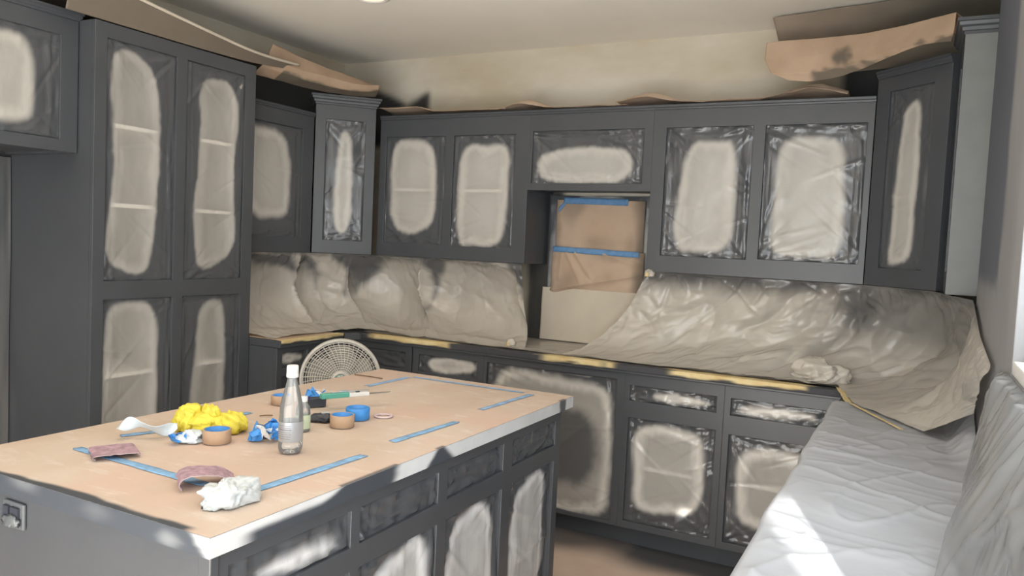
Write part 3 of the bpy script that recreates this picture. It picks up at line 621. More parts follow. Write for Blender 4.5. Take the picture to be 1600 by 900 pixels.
# hood recess: film edges, two papers, cream sheet, blue tape
U, V = np.meshgrid(np.linspace(-1.645, -1.00, 90), np.linspace(.93, 1.778, 110), indexing='ij')
d = sdpoly(U, V, chaikin([(-1.60, 1.75), (-1.06, 1.745), (-1.07, 1.3), (-1.05, .90), (-1.68, .90), (-1.60, 1.3)]))
P = np.stack([U, .596+.010*fbm(U*9, V*7, 101), V], -1)
sp = sstep(-.02, .05, d+.02*fbm(U*12, V*12, 102))
tag(grid('recess_film', P, M['film_plain'], None, sp), 'clear film lining the hood recess wall, sprayed dark at its margins', 'plastic sheet')
def paper_piece(name, x0, x1, z0, z1, y, seed, mat, label, pleat=0, sprayright=True, kinks=()):
    U, V = np.meshgrid(np.linspace(x0, x1, 80), np.linspace(z0, z1, 60), indexing='ij')
    h = .006*fbm(U*5, V*5, seed)
    for (ax, az, bx, bz, am) in kinks:
        ex, ey = bx-ax, bz-az; L2 = ex*ex+ey*ey; t = ((U-ax)*ex+(V-az)*ey)/L2; sd = ((U-ax)*ey-(V-az)*ex)/math.sqrt(L2)
        h = h+am*np.exp(-np.abs(sd)/.018)*sstep(-.05, .05, t)*(1-sstep(.9, 1.1, t))
    sp = np.maximum(.8*(1-sstep(0., .09, x1-U+.03*fbm(U*6, V*6, seed+1))), .55*(1-sstep(0., .05, U-x0+.03*fbm(U*6, V*6, seed+2))))
    sp = np.maximum(sp, .35*sstep(.1, .6, fbm(U*4, V*4, seed+3)))
    P = np.stack([U, y-np.abs(h), V], -1)
    return tag(grid(name, P, mat, None, sp, thick=.0008), label, 'paper')
paper_piece('masking_paper', -1.60, -1.06, 1.455, 1.752, .580, 111, M['dim_paper'], 'upper brown paper sheet on the hood recess wall under blue tape')
paper_piece('masking_paper', -1.612, -1.045, 1.15, 1.462, .568, 112, M['dim_paper'], 'creased lower brown paper sheet on the hood recess wall', kinks=[(-1.52,1.45,-1.42,1.27,.018),(-1.47,1.455,-1.34,1.28,-.016),(-1.61,1.22,-1.05,1.34,.022),(-1.3,1.45,-1.05,1.38,.016),(-1.55,1.45,-1.56,1.28,.012)])
U, V = np.meshgrid(np.linspace(-1.66, -1.04, 70), np.linspace(.925, 1.235, 40), indexing='ij')
tag(grid('cream_sheet', np.stack([U, .560-.01*fbm(U*4, V*4, 113)-.05*(1.235-V), V], -1), M['cream'], None, None, thick=.0008), 'plain cream sheet at the bottom of the hood recess', 'paper')
def vtape(name, x0, x1, z0, z1, y, hgt, label, mat='blue_wall'):
    n = 40; u = np.linspace(0, 1, n)[:, None]; v = np.linspace(-.5, .5, 4)[None, :]
    P = np.stack([x0+(x1-x0)*u+0*v, y-.001+.002*vnoise(u*9, v, 3)+0*v, z0+(z1-z0)*u+hgt*v], -1)
    return tag(grid(name, P, M[mat], None, None, thick=.0006), label, 'tape')
vtape('blue_tape', -1.555, -1.16, 1.748, 1.742, .574, .036, 'blue tape strip along the top of the hood recess paper')
vtape('blue_tape', -1.605, -1.075, 1.462, 1.450, .558, .032, 'blue tape strip across the joint of the two hood recess papers')
vtape('blue_tape', -1.585, -1.545, 1.690, 1.735, .572, .030, 'short slanting blue tape piece at the recess paper top left corner')

# ------------------------------------------------------------------ papers on top of the cabinets
def paper_surface(name, C, ns, nt_, seed, mat, label, amp=.006, spray=None, thick=.001):
    """C: list of rows; each row a list of 3d points (front edge first)"""
    s = np.linspace(0, 1, ns); rows = [(smooth_curve if len(r_) < 12 else lerp_curve)(r_, s) for r_ in C]; R_ = np.stack(rows, 1)
    t = np.linspace(0, len(C)-1, nt_); i = np.clip(np.floor(t).astype(int), 0, len(C)-2); f = (t-i)[None, :, None]; f = f*f*(3-2*f)*.5+f*.5
    P = R_[:, i]*(1-f)+R_[:, i+1]*f
    S = s[:, None]*2; T = np.linspace(0, 1, nt_)[None, :]
    P[..., 2] += amp*fbm(S*4+0*T, T*3+0*S, seed)
    sp = spray(P, S, T) if spray else np.zeros(P.shape[:2])
    return tag(grid(name, P, mat, None, sp, thick=thick), label, 'paper')
ZT = 2.232
def wavyrow(x0, x1, y, zf, seed, n=60):
    return [(x, y+.006*vnoise(x*6, 0, seed), zf(x)) for x in np.linspace(x0, x1, n)]
def lip(x): return ZT+.014+.030*np.clip(vnoise(x*3.2, 1, 5)+.25, 0, 1)
paper_surface('masking_paper', [wavyrow(-2.72, -1.82, .285, lambda x: lip(x)-.002, 1), wavyrow(-2.72, -1.82, .31, lambda x: lip(x)+.006, 1), wavyrow(-2.70, -1.85, .58, lambda x: ZT+.004, 2)], 120, 20, 121, M['dim_paper'], 'brown paper lying on the back cabinets, left piece by the angled corner')
def hump(c, w_, h): return lambda x: ZT+.006+h*np.exp(-((x-c)/w_)**2)
paper_surface('masking_paper', [wavyrow(-1.86, -1.10, .282, hump(-1.72, .10, .030), 3), wavyrow(-1.86, -1.10, .312, hump(-1.70, .12, .052), 3), wavyrow(-1.88, -1.12, .58, lambda x: ZT+.006, 4)], 120, 20, 122, M['dim_paper'], 'brown paper with one hump lying above the hood recess cabinet')
paper_surface('masking_paper', [wavyrow(-1.16, -.42, .280, hump(-1.02, .13, .034), 5), wavyrow(-1.16, -.42, .31, hump(-.99, .15, .056), 5), wavyrow(-1.16, -.42, .58, lambda x: ZT+.008, 6)], 120, 20, 123, M['dim_paper'], 'brown paper curling up above the joint right of the hood recess')
paper_surface('masking_paper', [wavyrow(-.50, -.03, .278, hump(-.20, .13, .036), 7), wavyrow(-.50, -.03, .31, hump(-.18, .15, .062), 7), wavyrow(-.50, -.03, .58, lambda x: ZT+.01, 8)], 120, 20, 124, M['dim_paper'], 'brown paper with arched edge on the back cabinets, rightmost piece below the big curl')
# large curled sheet above the right corner cabinet
def spR(P, S, T):
    x, z = P[..., 0], P[..., 2]; n = .03*fbm(S*9, T*5+S*0, 131)
    d1 = np.hypot((x+.055)*.9, (z-2.365))-.028; d2 = sdpoly(x, z, [(-.16, 2.30), (-.02, 2.325), (.14, 2.312), (.30, 2.345), (.42, 2.36), (.42, 2.2), (-.16, 2.24)])
    return np.maximum(.85*(1-sstep(-.01, .03, d1+n)), .8*(1-sstep(-.01, .025, d2+n)))
paper_surface('curled_paper', [
    [(-.270,.14,2.285),(-.16,.13,2.270),(-.02,.10,2.285),(.12,.02,2.325),(.25,-.10,2.350),(.362,-.18,2.335)],
    [(-.355,.15,2.325),(-.2,.11,2.300),(-.03,.08,2.32),(.12,-.0,2.350),(.25,-.12,2.362),(.366,-.20,2.350)],
    [(-.395,.19,2.40),(-.2,.13,2.385),(-.01,.10,2.395),(.13,.02,2.40),(.26,-.10,2.40),(.370,-.19,2.39)],
    [(-.392,.20,2.482),(-.2,.17,2.475),(.0,.13,2.468),(.14,.05,2.462),(.27,-.07,2.452),(.372,-.17,2.445)],
    [(-.36,.36,2.47),(-.2,.33,2.46),(.02,.30,2.45),(.2,.24,2.44),(.36,.1,2.43),(.46,.0,2.42)]], 120, 60, 130, M['paper'], 'large curled brown paper with a dark sprayed spot above the right corner cabinet', .004, spR, .0012)
# brown sheet standing in for its shadow on wall and ceiling
paper_surface('shadow_sheet', [[(-.28,.40,2.36),(.2,.34,2.36),(.68,.2,2.36)], [(-.37,.42,2.52),(.2,.36,2.52),(.70,.2,2.52)], [(-.40,.36,2.64),(.18,.26,2.645),(.70,.05,2.645)]], 80, 30, 132, M['dim_paper'],
   'brown sheet standing in for the shadow behind the large curled paper', .003, lambda P, S, T: np.clip(.66+.25*sstep(-.3, .3, P[..., 0])+.1*fbm(S*3+0*T, T*3+0*S, 5), 0, 1))
# left side papers
LP = [(-2.80,-1.62,2.515),(-2.805,-1.32,2.475),(-2.81,-.95,2.435),(-2.83,-.60,2.405),(-2.86,-.26,2.425)]
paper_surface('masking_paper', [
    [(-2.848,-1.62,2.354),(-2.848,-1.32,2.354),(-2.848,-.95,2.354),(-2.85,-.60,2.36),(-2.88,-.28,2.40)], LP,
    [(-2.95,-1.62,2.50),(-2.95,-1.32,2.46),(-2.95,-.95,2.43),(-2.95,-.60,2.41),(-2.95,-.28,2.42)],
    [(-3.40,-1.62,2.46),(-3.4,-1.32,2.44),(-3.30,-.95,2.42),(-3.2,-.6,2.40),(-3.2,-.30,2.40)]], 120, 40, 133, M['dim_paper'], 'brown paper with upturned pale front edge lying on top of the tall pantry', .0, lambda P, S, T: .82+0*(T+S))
bm = bmesh.new(); tube(bm, [tuple(p+np.array([.004, 0, .003])) for p in smooth_curve(LP, np.linspace(0, 1, 60))], .0075, 8)
tag(bm_obj('paper_roll_edge', bm, M['cream'], None, True), 'pale rolled paper edge running above the top of the tall pantry', 'paper')
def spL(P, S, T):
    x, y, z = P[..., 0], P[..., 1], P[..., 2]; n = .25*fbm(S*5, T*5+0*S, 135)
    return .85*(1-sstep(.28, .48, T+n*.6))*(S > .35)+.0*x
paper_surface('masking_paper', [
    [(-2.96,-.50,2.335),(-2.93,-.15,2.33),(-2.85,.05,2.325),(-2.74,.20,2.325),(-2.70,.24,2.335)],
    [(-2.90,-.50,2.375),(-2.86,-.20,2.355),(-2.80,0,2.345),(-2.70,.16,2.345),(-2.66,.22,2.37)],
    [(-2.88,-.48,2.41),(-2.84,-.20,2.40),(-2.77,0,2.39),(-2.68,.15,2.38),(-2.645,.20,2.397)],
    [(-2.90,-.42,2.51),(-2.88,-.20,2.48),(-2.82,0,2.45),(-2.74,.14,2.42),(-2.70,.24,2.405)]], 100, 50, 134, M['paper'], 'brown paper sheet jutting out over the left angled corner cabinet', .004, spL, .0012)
# ------------------------------------------------------------------ ceiling lamps
for i, (x, y) in enumerate(((-2.15, -.54), (-.75, -1.5), (-1.9, -2.3))):
    lab = 'recessed ceiling lamp near the top edge above the fan' if i == 0 else ('recessed ceiling lamp outside the picture above the island far end' if i == 1 else 'recessed ceiling lamp outside the picture above the island near end')
    t = thing('ceiling_lamp', lab, 'lamp', (x, y, CEIL))
    bm = bmesh.new(); lathe(bm, [(.095, -.001), (.098, -.006), (.085, -.010), (.075, -.004), (.072, -.001)], 40); bm_obj('trim_ring', bm, M['white'], t, True)
    bm = bmesh.new(); rr = lathe(bm, [(.073, -.003), (.001, -.004)], 32); bm_obj('lens', bm, M['glow'], t)
    l = bpy.data.lights.new('lamp_light', 'SPOT'); l.energy = 19; l.color = (1, .84, .66); l.spot_size = 2.5; l.spot_blend = .9; l.shadow_soft_size = .07
    lo = bpy.data.objects.new('lamp_light', l); COL.objects.link(lo); lo.parent = t; lo.location = (0, 0, -.03)

# ------------------------------------------------------------------ island
IX0, IX1, IY0, IY1 = -1.724, -.82, -2.62, -.9035
FX, FY0, FY1 = -.850, -2.590, -.943; IW = FY1-FY0
def ib(pts): return [(a-FY0, b_) for a, b_ in pts]
bays = [(-2.545, -2.172), (-2.137, -1.790), (-1.740, -1.400), (-1.335, -.990)]
iops = []
dr_bl = [[(-2.50,.77),(-2.3,.79),(-2.2,.76),(-2.3,.75)], [(-2.07,.775),(-1.95,.785),(-1.9,.765),(-2.0,.757)], [], []]
door_bl = [[(-2.46,.55),(-2.25,.62),(-2.20,.5),(-2.20,.2),(-2.50,.2)], [(-2.10,.60),(-1.95,.66),(-1.83,.675),(-1.82,.5),(-1.82,.2),(-2.10,.2)], [(-1.715,.60),(-1.62,.66),(-1.455,.655),(-1.44,.5),(-1.425,.2),(-1.715,.2)], [(-1.30,.58),(-1.22,.655),(-1.06,.67),(-1.045,.5),(-1.03,.2),(-1.305,.2)]]
for k, (a, b_) in enumerate(bays):
    iops.append(dict(r=(a-FY0, b_-FY0, .738, .828), blobs=[ib(dr_bl[k])] if dr_bl[k] and k == 0 else [], mat='film_clear', amp=1.3))
    iops.append(dict(r=(a-FY0, b_-FY0, .14, .678), blobs=[ib(door_bl[k])], mat='film_clear', soft=.025, amp=1.3))
ISL = cabinet('kitchen_island', 'dark blue-grey kitchen island with film-covered drawer and door openings', 'cabinet', (FX, FY0), 90, IW, .10, .872, .845, iops, shelves=(.36,), seedb=20, toe=0)
box('plinth', .05, IW-.05, .06, .80, 0, .10, M['paint'], ISL)
# corner bead on the near end
box('corner_post', -.004, .018, -.004, .03, .10, .872, M['paint'], ISL, .003)
# outlet on the near end (local -x side): local x = y-FY0, local y = FX - x
ol = box('outlet_plate', -.008, -.0005, .585, .665, .785, .845, M['outlet'], ISL, .003)
bm = bmesh.new(); add_box(bm, -.014, -.0082, .598, .628, .795, .835); add_box(bm, -.014, -.0082, .634, .655, .795, .835); bm_obj('socket', bm, M['dark'], ol)
crumple('plastic_scrap', (-.016, .625, .792), (.006, .030, .020), 77, M['outlet'], .4, 3, 3, parent=ol)
# slab with sprayed edges
TZ = .912; bz = TZ-.040
def slab_side_x(y, z, seed=0):
    n = .03*fbm(y*9, z*30, 140)
    v = (z-bz)/.04
    lo = sstep(-2.56, -2.50, y)*(1-sstep(-2.06, -2.02, y+n))*(1-sstep(.55, .9, v+2.2*np.abs(n)-1.1*sstep(-2.32, -2.15, y)+.15))
    p1 = 1-sstep(.06, .10, np.abs(y+2.115)+n*.6+.05*v); p2 = 1-sstep(.045, .075, np.abs(y+1.83)+n*.6+.04*v); p3 = 1-sstep(.02, .035, np.abs(y+1.00)+n*.2)
    return np.clip(np.maximum.reduce([lo, p1, p2, p3*.9]), 0, 1)
def slab_side_y(x, z):
    n = .04*fbm(x*9, z*40, 141); v = (z-bz)/.04
    n = n*.5; w_ = np.maximum.reduce([(1-sstep(.015, .06, IX1-x+n+.03*(1-v))), .2*(1-sstep(.0, .05, np.hypot(x+.935, (v-.35)*.08)+n)), .08*(1-sstep(.0, .07, np.hypot(x+1.15, (v-.6)*.10)+n)), .14*(1-sstep(.0, .07, np.abs(x+1.40)+n))*sstep(.3, .9, v)])
    return 1-np.clip(w_, 0, 1)
SL = thing('island_top', 'thick island slab with white edge blotched with dark grey overspray', 'countertop', ((IX0+IX1)/2, (IY0+IY1)/2, 0))
off = np.array([(IX0+IX1)/2, (IY0+IY1)/2, 0])
def face(name, P, sp): return grid(name, P-off, M['slab'], SL, sp)
y = np.linspace(IY0, IY1, 260); z = np.linspace(bz, TZ, 9); Yg, Zg = np.meshgrid(y, z, indexing='ij')
face('right_edge', np.stack([IX1+0*Yg, Yg, Zg], -1), slab_side_x(Yg, Zg))
x = np.linspace(IX0, IX1, 160); Xg, Zg = np.meshgrid(x, z, indexing='ij')
face('front_edge', np.stack([Xg, IY0+0*Xg, Zg], -1), slab_side_y(Xg, Zg))
bm = bmesh.new(); add_box(bm, IX0, IX1-.0015, IY0+.0015, IY1, bz, TZ); o = bm_obj('slab', bm, simple('slab_core', (.66,.68,.70), .5, .04), SL); o.location = -off
# rosin paper on it
m, nt, b, out = newmat('rosin_paper')
f1 = noise_fac(nt, 3.2, 6, (1, .5, 1), .38, .66, .62); f2 = noise_fac(nt, 9, 5, (.7, 2.2, 1), .56, .72, .7); f3 = noise_fac(nt, 2.3, 3, (1.2, 1, 1), .5, .68)
c1 = mixc(nt, f1, (.50, .40, .325), (.565, .48, .41)); c2 = mixc(nt, f3, c1, (.55, .41, .34)); 
mm = N(nt, 'ShaderNodeMath', operation='MULTIPLY'); mm.inputs[1].default_value = .55; nt.links.new(f2, mm.inputs[0])
c3 = mixc(nt, mm.outputs[0], c2, (.64, .60, .55)); nt.links.new(mixc(nt, attr(nt), c3, PAINT), b.inputs['Base Color']); b.inputs['Roughness'].default_value = .8; b.inputs['Specular IOR Level'].default_value = .2
bump(nt, b, noise_fac(nt, 30, 5, (1, .3, 1)), .25, .002); M['rosin'] = m
Xg, Yg = np.meshgrid(np.linspace(IX0, IX1, 230), np.linspace(IY0, IY1, 400), indexing='ij')
d1 = Yg-IY0; n = fbm(Xg*5, Yg*5, 150); n2 = fbm(Xg*16, Yg*16, 151)
sp = (1-sstep(-.002, .010, d1-.010-.020*n-.004*n2))*(1-sstep(-.90, -.86, Xg+.01*n2))
sp = np.maximum(sp, .8*(1-sstep(.0, .01, IX1-Xg-.006+.0*n))*((slab_side_x(Yg, TZ+0*Yg) > .5)))
P = np.stack([Xg, Yg, TZ+.0012+.0012*np.clip(fbm(Xg*4, Yg*3, 152), 0, 1)], -1)
tag(grid('rosin_paper', P, M['rosin'], None, sp), 'pinkish tan protective paper covering the island top', 'paper')
ZP = TZ+.0030
itapes = [((-.955,-2.395), (-.938,-2.02), .028, 'blue tape strip on the near right edge of the island top, longest one', 'blue_tape'),
 ((-.962,-1.865), (-.944,-1.545), .026, 'blue tape strip along the middle of the island right edge', 'blue_tape'),
 ((-.975,-1.345), (-.958,-.985), .022, 'blue tape strip at the far right corner of the island top', 'blue_pale'),
 ((-1.52,-1.265), (-1.512,-1.00), .026, 'faded blue tape strip at the far left of the island top near the fan', 'blue_pale'),
 ((-1.50,-.985), (-1.00,-.975), .020, 'faint pale blue tape strip across the far end of the island top', 'blue_pale'),
 ((-1.55,-2.40), (-1.07,-2.415), .028, 'blue tape strip running under both mauve sanding pads', 'blue_tape'),
 ((-1.515,-1.98), (-1.52,-1.85), .026, 'short blue tape strip behind the yellow cloth', 'blue_tape'),
 ((-1.52,-1.53), (-1.52,-1.38), .024, 'short faded blue tape strip behind the green-handled knife', 'blue_pale'),
 ((-1.57,-2.26), (-1.53,-2.16), .024, 'short blue tape strip under the pale curled film left of the yellow cloth', 'blue_tape')]
for i, (p, q, w_, lab, mt) in enumerate(itapes):
    tag(tape_strip('blue_tape', p, q, w_, M[mt], ZP, 200+i*5, wob=.0006), lab, 'tape')

# ------------------------------------------------------------------ things on the island
ZI = TZ+.0035
# bottle
def bottle(loc):
    t = thing('water_bottle', 'empty clear plastic bottle with white cap and silver label on the island', 'bottle', loc)
    prof = [(.001,.006),(.012,.004),(.022,.0),(.028,.003),(.031,.012),(.0315,.024),(.030,.028),(.0310,.032),(.0312,.060),(.0312,.088),(.0310,.092),(.0305,.110),(.0290,.128),(.0255,.147),(.0210,.166),(.0165,.184),(.0135,.198),(.0125,.208),(.0150,.210),(.0150,.213),(.0120,.214),(.0120,.232)]
    bm = bmesh.new(); lathe(bm, prof, 40)
    for v in bm.verts:
        if v.co.z < .03:
            a = math.atan2(v.co.y, v.co.x); k = 1+.05*math.cos(a*6)*(1-v.co.z/.03); v.co.x *= k; v.co.y *= k
    bm_obj('bottle_body', bm, M['clear'], t, True)
    bm = bmesh.new(); lathe(bm, [(.0318,.0335),(.0319,.034),(.0319,.087),(.0318,.0875)], 48); lb = bm_obj('label', bm, M['silver'], t, True)
    bm = bmesh.new()
    rr = random.Random(4)
    for row in range(7):   # unreadable fine print and one bolder line
        z = .043+row*.0058; th0 = -2.35; a = th0
        while a < th0+1.5:
            da = rr.uniform(.03, .10)
            hh = .0026 if row == 4 else .0012
            vs = [bm.verts.new((.0321*math.cos(q), .0321*math.sin(q), zz)) for q, zz in ((a, z), (a+da, z), (a+da, z+hh), (a, z+hh))]
            bm.faces.new(vs); a += da+rr.uniform(.02, .05)
    bm_obj('print', bm, M['ink'], lb)
    bm = bmesh.new(); lathe(bm, [(.0150,.206),(.0158,.207),(.0158,.216),(.0150,.217),(.0155,.218),(.0152,.236),(.0135,.2385),(.0,.2388)], 36)
    bm_obj('cap', bm, M['white'], t, True); return t
bt = bottle((-1.105, -2.112, ZI)); bt.scale = (.98, .98, .955)
t = thing('small_bottle', 'small clear bottle with pale green label just behind the tall bottle', 'bottle', (-1.235, -1.925, ZI)); t.scale = (1, 1, .82)
bm = bmesh.new(); lathe(bm, [(.001,.003),(.018,.0),(.021,.004),(.021,.062),(.019,.085),(.012,.10),(.010,.112)], 32); bm_obj('bottle_body', bm, M['clear'], t, True)
bm = bmesh.new(); lathe(bm, [(.0216,.010),(.0217,.011),(.0217,.058),(.0216,.059)], 32); bm_obj('label', bm, M['green_label'], t, True)
bm = bmesh.new(); lathe(bm, [(.0115,.104),(.0118,.122),(.0,.123)], 24); bm_obj('cap', bm, M['white'], t, True)
# tape rolls
def roll(loc, R_, H, outer, inner, label, wall=.004, tilt=0, rot=0):
    t = thing('tape_roll', label, 'tape', loc, rot, None); t.rotation_euler = (tilt, 0, rot)
    bm = bmesh.new(); lathe(bm, [(R_-.0015,0),(R_,.001),(R_,H-.001),(R_-.0015,H),(R_-wall,H),(R_-wall,0),(R_-.0015,0)], 48); bm_obj('outer_wrap', bm, M[outer], t, True, )
    bm = bmesh.new(); lathe(bm, [(R_-wall-.0002,.0),(R_-wall-.0002,H-.0005),(R_-wall-.0035,H-.0005),(R_-wall-.0035,0),(R_-wall-.0002,0)], 48); bm_obj('inner_core', bm, M[inner], t, True)
    return t
roll((-1.325, -2.155, ZI), .0365, .036, 'tan', 'blue_bright', 'brown tape roll with blue inside in front of the yellow cloth')
roll((-1.535, -1.70, ZI), .034, .030, 'tan', 'blue_bright', 'brown tape roll with blue inside, leftmost, behind the bottle')
roll((-1.182, -1.815, ZI), .036, .036, 'tan', 'blue_bright', 'brown tape roll in front of the blue tape roll')
roll((-1.208, -1.71, ZI), .037, .036, 'blue_bright', 'blue_bright', 'bright blue tape roll behind the brown tape roll')
# yellow cloth: several lobes
t = thing('yellow_cloth', 'bright yellow crumpled cloth heap behind the brown tape roll', 'cloth', (-1.445, -2.075, ZI))
t.scale = (.92, .92, .98)
V_ = [(-.055, -.034, .0, .046, .050, .048, 1), (.052, .034, .0, .054, .046, .038, 2), (.004, -.012, .0, .045, .042, .030, 3), (-.012, .012, .016, .036, .034, .034, 6), (.062, .015, .0, .034, .036, .028, 8)]
for i, (x, y_, z_, a, b_, c, sd) in enumerate(V_):
    crumple('cloth_fold', (x, y_, z_), (a, b_, c), 40+sd, M['yellow'], .26, 5, 2.2, [(random.Random(sd).uniform(-1, 1), random.Random(sd+1).uniform(-1, 1), .8, .5)], parent=t)
tag(crumple('crumpled_bag', (-.942, -2.470, ZI), (.045, .055, .034), 9, M['whitebag'], .24, 5, 2.6, [(.3, .9, 0, .45), (.5, -.6, .2, .15)]), 'crumpled white plastic bag beside the arched mauve sanding pad', 'bag')
# sanding pads
def pad(name, profile, depth, thick, loc, rot, label, seed):
    """profile: (s,z) polyline bent; extruded along local y"""
    n = 48; s = np.linspace(0, 1, n); C = lerp_curve([(p[0], 0, p[1]) for p in profile], s)[:, None, :]
    w_ = np.linspace(-.5, .5, 24)[None, :, None]
    P = C+w_*np.array([0, depth, 0])
    S = s[:, None]*3; Wd = w_[..., 0]*2
    P = P+np.stack([.002*vnoise(S*5, Wd*5, seed+1), .003*vnoise(S*4+0*Wd, Wd*0+S*0, seed), .0014*fbm(S*4, Wd*4, seed+2)], -1)
    t = thing(name, label, 'sanding pad', loc, rot)
    a = grid('abrasive_face', P, M['mauve'], t, None, thick=0)
    m_ = a.modifiers.new('s', 'SOLIDIFY'); m_.thickness = thick; m_.offset = -1
    for off_, nm in ((.5, 'dusty_rim'), (-.5, 'dusty_rim')):
        bm = bmesh.new(); k = 0 if off_ < 0 else -1
        tube(bm, [tuple(P[i, k]+np.array([0, 0, -.0005])) for i in range(0, n, 3)], .0011, 5); bm_obj(nm, bm, M['pad_back'], t)
    return t
pad('sanding_pad', [(-.045,.002),(-.050,.005),(-.048,.010),(-.04,.0125),(.03,.012),(.052,.0105),(.055,.004)], .100, .0016, (-1.428, -2.385, ZI), math.radians(62), 'flat folded mauve sanding pad, left one on the island', 50)
pad('sanding_pad', [(-.052,.002),(-.060,.014),(-.054,.026),(-.040,.031),(-.005,.032),(.025,.028),(.045,.019),(.062,.006)], .080, .0018, (-1.068, -2.413, ZI), math.radians(55), 'arched mauve sanding pad touching the crumpled white bag', 53)
# torn tape wads
def ribbon(bm, pts, wdt, seed):
    r = random.Random(seed); prev = None; d = Vector((r.uniform(-1, 1), r.uniform(-1, 1), 1)).normalized()
    for i, p in enumerate(pts):
        d = (d+Vector((r.uniform(-.5, .5), r.uniform(-.5, .5), r.uniform(-.35, .5)))).normalized()
        if d.z < .0: d.z *= -1
        a = bm.verts.new(p-d*wdt*.5); b_ = bm.verts.new(p+d*wdt*.5)
        if prev: bm.faces.new((prev[0], a, b_, prev[1]))
        prev = (a, b_)
def wad(name, loc, R_, seed, label, mat='twotape', n=60, wdt=.022, h=.030, cat='tape'):
    r = random.Random(seed); pts = []
    p = Vector((0, 0, .014))
    for i in range(n):
        a = i*.75+r.uniform(-.5, .5); rad = R_*r.uniform(.35, 1)
        pts.append(Vector((rad*math.cos(a), rad*math.sin(a), .012+h*r.random()**1.5)))
    sm = []
    for i in range(len(pts)-1):
        for k in range(3): sm.append(pts[i].lerp(pts[i+1], k/3))
    bm = bmesh.new(); ribbon(bm, sm, wdt, seed)
    bm.faces.ensure_lookup_table()
    for i_, f_ in enumerate(bm.faces): f_.material_index = 1 if (mat == 'twotape' and (i_//7) % 3 == 1) else 0
    for v in bm.verts: v.co.z = max(v.co.z, .0015)
    me = bpy.data.meshes.new(name); bm.to_mesh(me); bm.free(); o = link(name, me, M['blue_bright'] if mat == 'twotape' else M[mat]); me.materials.append(M['white']); o.location = loc
    return tag(o, label, cat)
wad('torn_tape', (-1.245, -2.055, ZI), .050, 3, 'wad of torn blue and white tape between the brown roll and the bottle', n=40, wdt=.030, h=.028)
wad('torn_tape', (-1.50, -1.575, ZI), .042, 8, 'twisted blue and white tape wad behind the knife', n=18, wdt=.030, h=.022)
wad('torn_tape', (-1.395, -2.215, ZI), .032, 12, 'blue torn tape scraps beside the pale film, left of the brown roll', mat='blue_bright', n=9, wdt=.020, h=.006)
t = crumple('crumpled_film', (-1.385, -2.19, ZI), (.036, .034, .022), 31, M['paleblue'], .3, 4, 2.6); tag(t, 'milky crumpled film ball just left of the brown tape roll', 'plastic film')
# pale curling paper: ribbon with twist
def curl(loc, rot, label):
    n = 50; s = np.linspace(0, 1, n)[:, None]; w_ = np.linspace(-.5, .5, 10)[None, :]
    X = -.075+.15*s+0*w_; ang = .35+2.2*np.sin(s*3.4-.3); wd = .040*(.55+.45*np.abs(np.cos(s*5.2-.5)))
    Y = wd*w_*np.cos(ang)+.010*np.sin(s*7); Z = .020+.010*np.sin(s*6.0)+wd*w_*np.sin(ang); Z = Z-Z.min()+.0005
    o = grid('curled_film', np.stack([X, Y, Z], -1), M['paleblue'], None, None, thick=.0006); o.location = loc; o.rotation_euler = (0, 0, rot); return tag(o, label, 'plastic film')
curl((-1.50, -2.235, ZI), math.radians(52), 'pale curled strip of film at the left of the yellow cloth')
# knife / scraper with teal handle
t = thing('scraper_knife', 'retractable knife with teal and white handle lying across the tape rolls', 'knife', (-1.325, -1.60, ZI+.037), math.radians(63))
def bar(name, x0, x1, y0, y1, z0, z1, mat, par): return box(name, x0, x1, y0, y1, z0, z1, M[mat], par, .002)
bar('handle', -.105, -.010, -.011, .011, 0, .016, 'teal', t); bar('body', -.010, .062, -.010, .010, 0, .013, 'white', t); bar('spine', -.07, .065, -.0025, .0025, .016, .020, 'steel', t)
bm = bmesh.new()
vs = [(.062,-.008),(.125,-.006),(.145,.004),(.062,.008)]
a = [bm.verts.new((x, y_, .004)) for x, y_ in vs]; c = [bm.verts.new((x, y_, .0065)) for x, y_ in vs]; bm.faces.new(a); bm.faces.new(c)
for i in range(4): bm.faces.new((a[i], a[(i+1) % 4], c[(i+1) % 4], c[i]))
bm_obj('blade', bm, M['steel'], t)
bar('slider', .015, .030, -.004, .004, .013, .0165, 'dark', t)
# dark items
t = thing('tape_dispenser', 'small dark blue-grey block by the twisted blue tape behind the bottle', 'tool', (-1.425, -1.665, ZI), math.radians(60))
bar('body', -.036, .036, -.016, .016, 0, .030, 'dark', t); bar('lip', -.040, -.026, -.013, .013, .030, .036, 'dark', t); crumple('purple_cap', (-.03, -.004, .028), (.014, .014, .008), 66, simple('purple_plastic', (.06,.03,.20), .4), .2, 3, 2, parent=t)
t = thing('black_tool', 'crumpled black tool pouch at the left of the brown tape roll', 'tool', (-1.262, -1.80, ZI), math.radians(40))
crumple('pouch', (0, 0, 0), (.034, .024, .018), 67, M['dark'], .25, 4, 3, [(-.9, .2, 0, .5)], parent=t); bar('clip', -.012, .014, -.004, .004, .020, .030, 'steel', t)
t = thing('pink_disc', 'pale pinkish plastic ring behind the bright blue tape roll', 'disc', (-1.165, -1.635, ZI))
bm = bmesh.new(); lathe(bm, [(.022,0),(.030,.0),(.030,.004),(.022,.004),(.022,0)], 32); bm_obj('ring', bm, simple('pink_plastic', (.62,.50,.52), .5), t, True)
def stick(p, q, r_, label):
    bm = bmesh.new(); p = Vector(p); q = Vector(q); mid = (p+q)/2+Vector((0, 0, .001)); tube(bm, [p, mid, q], r_, 6); o = bm_obj('wooden_stick', bm, M['wood'], None); return tag(o, label, 'stick')
stick((-1.70, -1.115, ZI+.002), (-1.565, -1.11, ZI+.002), .0022, 'thin brown wooden stick at the far end of the island in front of the fan')
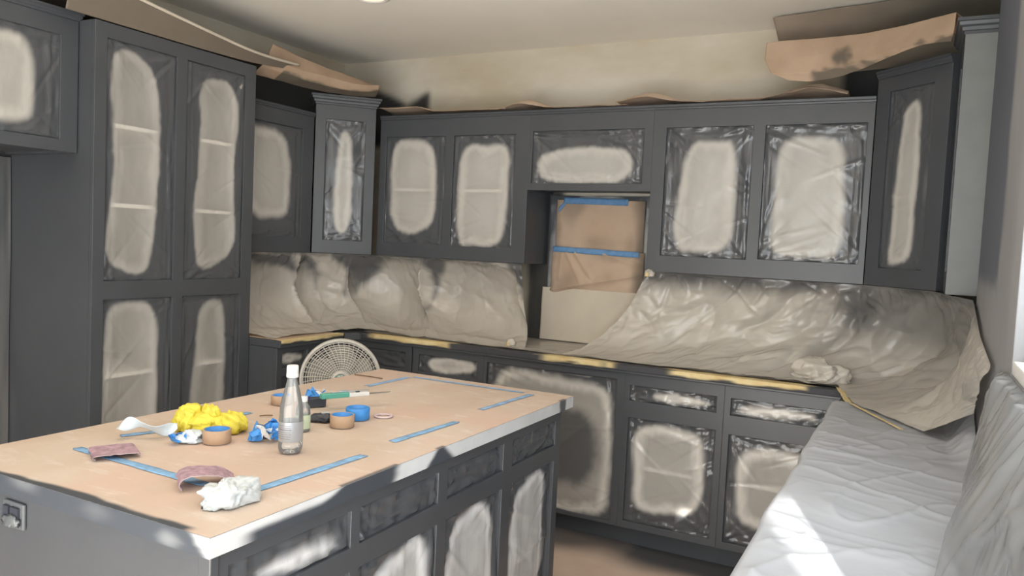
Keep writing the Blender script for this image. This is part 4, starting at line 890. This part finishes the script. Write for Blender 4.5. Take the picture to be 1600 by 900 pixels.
stick((-1.455, -1.875, ZI+.002), (-1.43, -1.845, ZI+.002), .0020, 'short brown wooden stick on the paper left of the tall bottle')

# ------------------------------------------------------------------ fan (pedestal, behind the island)
FZ = .735; fr_ = .205
fan = thing('pedestal_fan', 'off-white round pedestal fan standing behind the far left of the island', 'fan', (-2.325, -.45, 0), math.radians(41))
# local -y faces the camera
def circ(r_, y_, n=64): return [(r_*math.cos(2*math.pi*i/n), y_, FZ+r_*math.sin(2*math.pi*i/n)) for i in range(n)]
def dome(r_): return -.055+.045*(r_/fr_)**2
bm = bmesh.new()
for r_ in np.linspace(.050, .190, 13): tube(bm, circ(r_, dome(r_), 56), .0019, 4, True)
for k in range(44):
    a = 2*math.pi*k/44; tube(bm, [(r_*math.cos(a+.25*(r_/fr_)), dome(r_), FZ+r_*math.sin(a+.25*(r_/fr_))) for r_ in (.045, .09, .14, .196)], .0017, 4)
bm_obj('front_grille', bm, M['metalwhite'], fan)
bm = bmesh.new()
prof = [(.192,-.012),(.196,-.019),(.205,-.020),(.209,-.012),(.209,.018),(.203,.024),(.194,.022),(.192,-.012)]
rings = [[bm.verts.new((r_*math.cos(2*math.pi*i/72), y_, FZ+r_*math.sin(2*math.pi*i/72))) for i in range(72)] for r_, y_ in prof]
for a, b_ in zip(rings, rings[1:]):
    for i in range(72): bm.faces.new((a[i], a[(i+1) % 72], b_[(i+1) % 72], b_[i]))
bm_obj('rim', bm, M['metalwhite'], fan, True)
bm = bmesh.new()
for r_ in np.linspace(.06, .19, 6): tube(bm, circ(r_, .060-.04*(r_/fr_)**2, 40), .0014, 4, True)
for k in range(30):
    a = 2*math.pi*k/30; tube(bm, [(r_*math.cos(a), .060-.04*(r_/fr_)**2, FZ+r_*math.sin(a)) for r_ in (.05, .12, .195)], .0014, 4)
bm_obj('rear_grille', bm, M['metalwhite'], fan)
def disc_y(name, prof, mat, n=40):
    bm = bmesh.new(); rr = [[bm.verts.new((r_*math.cos(2*math.pi*i/n), y_, FZ+r_*math.sin(2*math.pi*i/n))) for i in range(n)] for r_, y_ in prof]
    for a, b_ in zip(rr, rr[1:]):
        for i in range(n): bm.faces.new((a[i], a[(i+1) % n], b_[(i+1) % n], b_[i]))
    return bm_obj(name, bm, mat, fan, True)
disc_y('hub', [(.047,-.050),(.047,-.060),(.034,-.063),(.033,-.060),(.001,-.060)], M['metalwhite'])
disc_y('badge', [(.032,-.0605),(.030,-.064),(.001,-.066)], M['badge'])
disc_y('motor', [(.045,.055),(.058,.07),(.058,.13),(.04,.16),(.001,.165)], M['metalwhite'])
for k in range(5):
    a0 = 2*math.pi*k/5; nu = 10
    Pb = np.zeros((nu, 8, 3))
    for i, r_ in enumerate(np.linspace(.025, .172, nu)):
        wd = .30+.42*math.sin(math.pi*(i/(nu-1))**.8)
        for j, q in enumerate(np.linspace(-1, 1, 8)):
            a = a0+q*wd+.35*(r_/.17); Pb[i, j] = (r_*math.cos(a), .008+q*.020, FZ+r_*math.sin(a))
    grid('blade', Pb, M['blade'], fan, None, thick=.0015)
bm = bmesh.new(); tube(bm, [(0, .10, .03), (0, .10, FZ-.05)], .013, 16); bm_obj('pole', bm, M['metalwhite'], fan, True)
bm = bmesh.new(); lathe(bm, [(.001,0),(.16,.0),(.17,.008),(.16,.022),(.05,.035),(.022,.06),(.018,.09)], 48, (0, .10, 0)); bm_obj('base', bm, M['metalwhite'], fan, True)
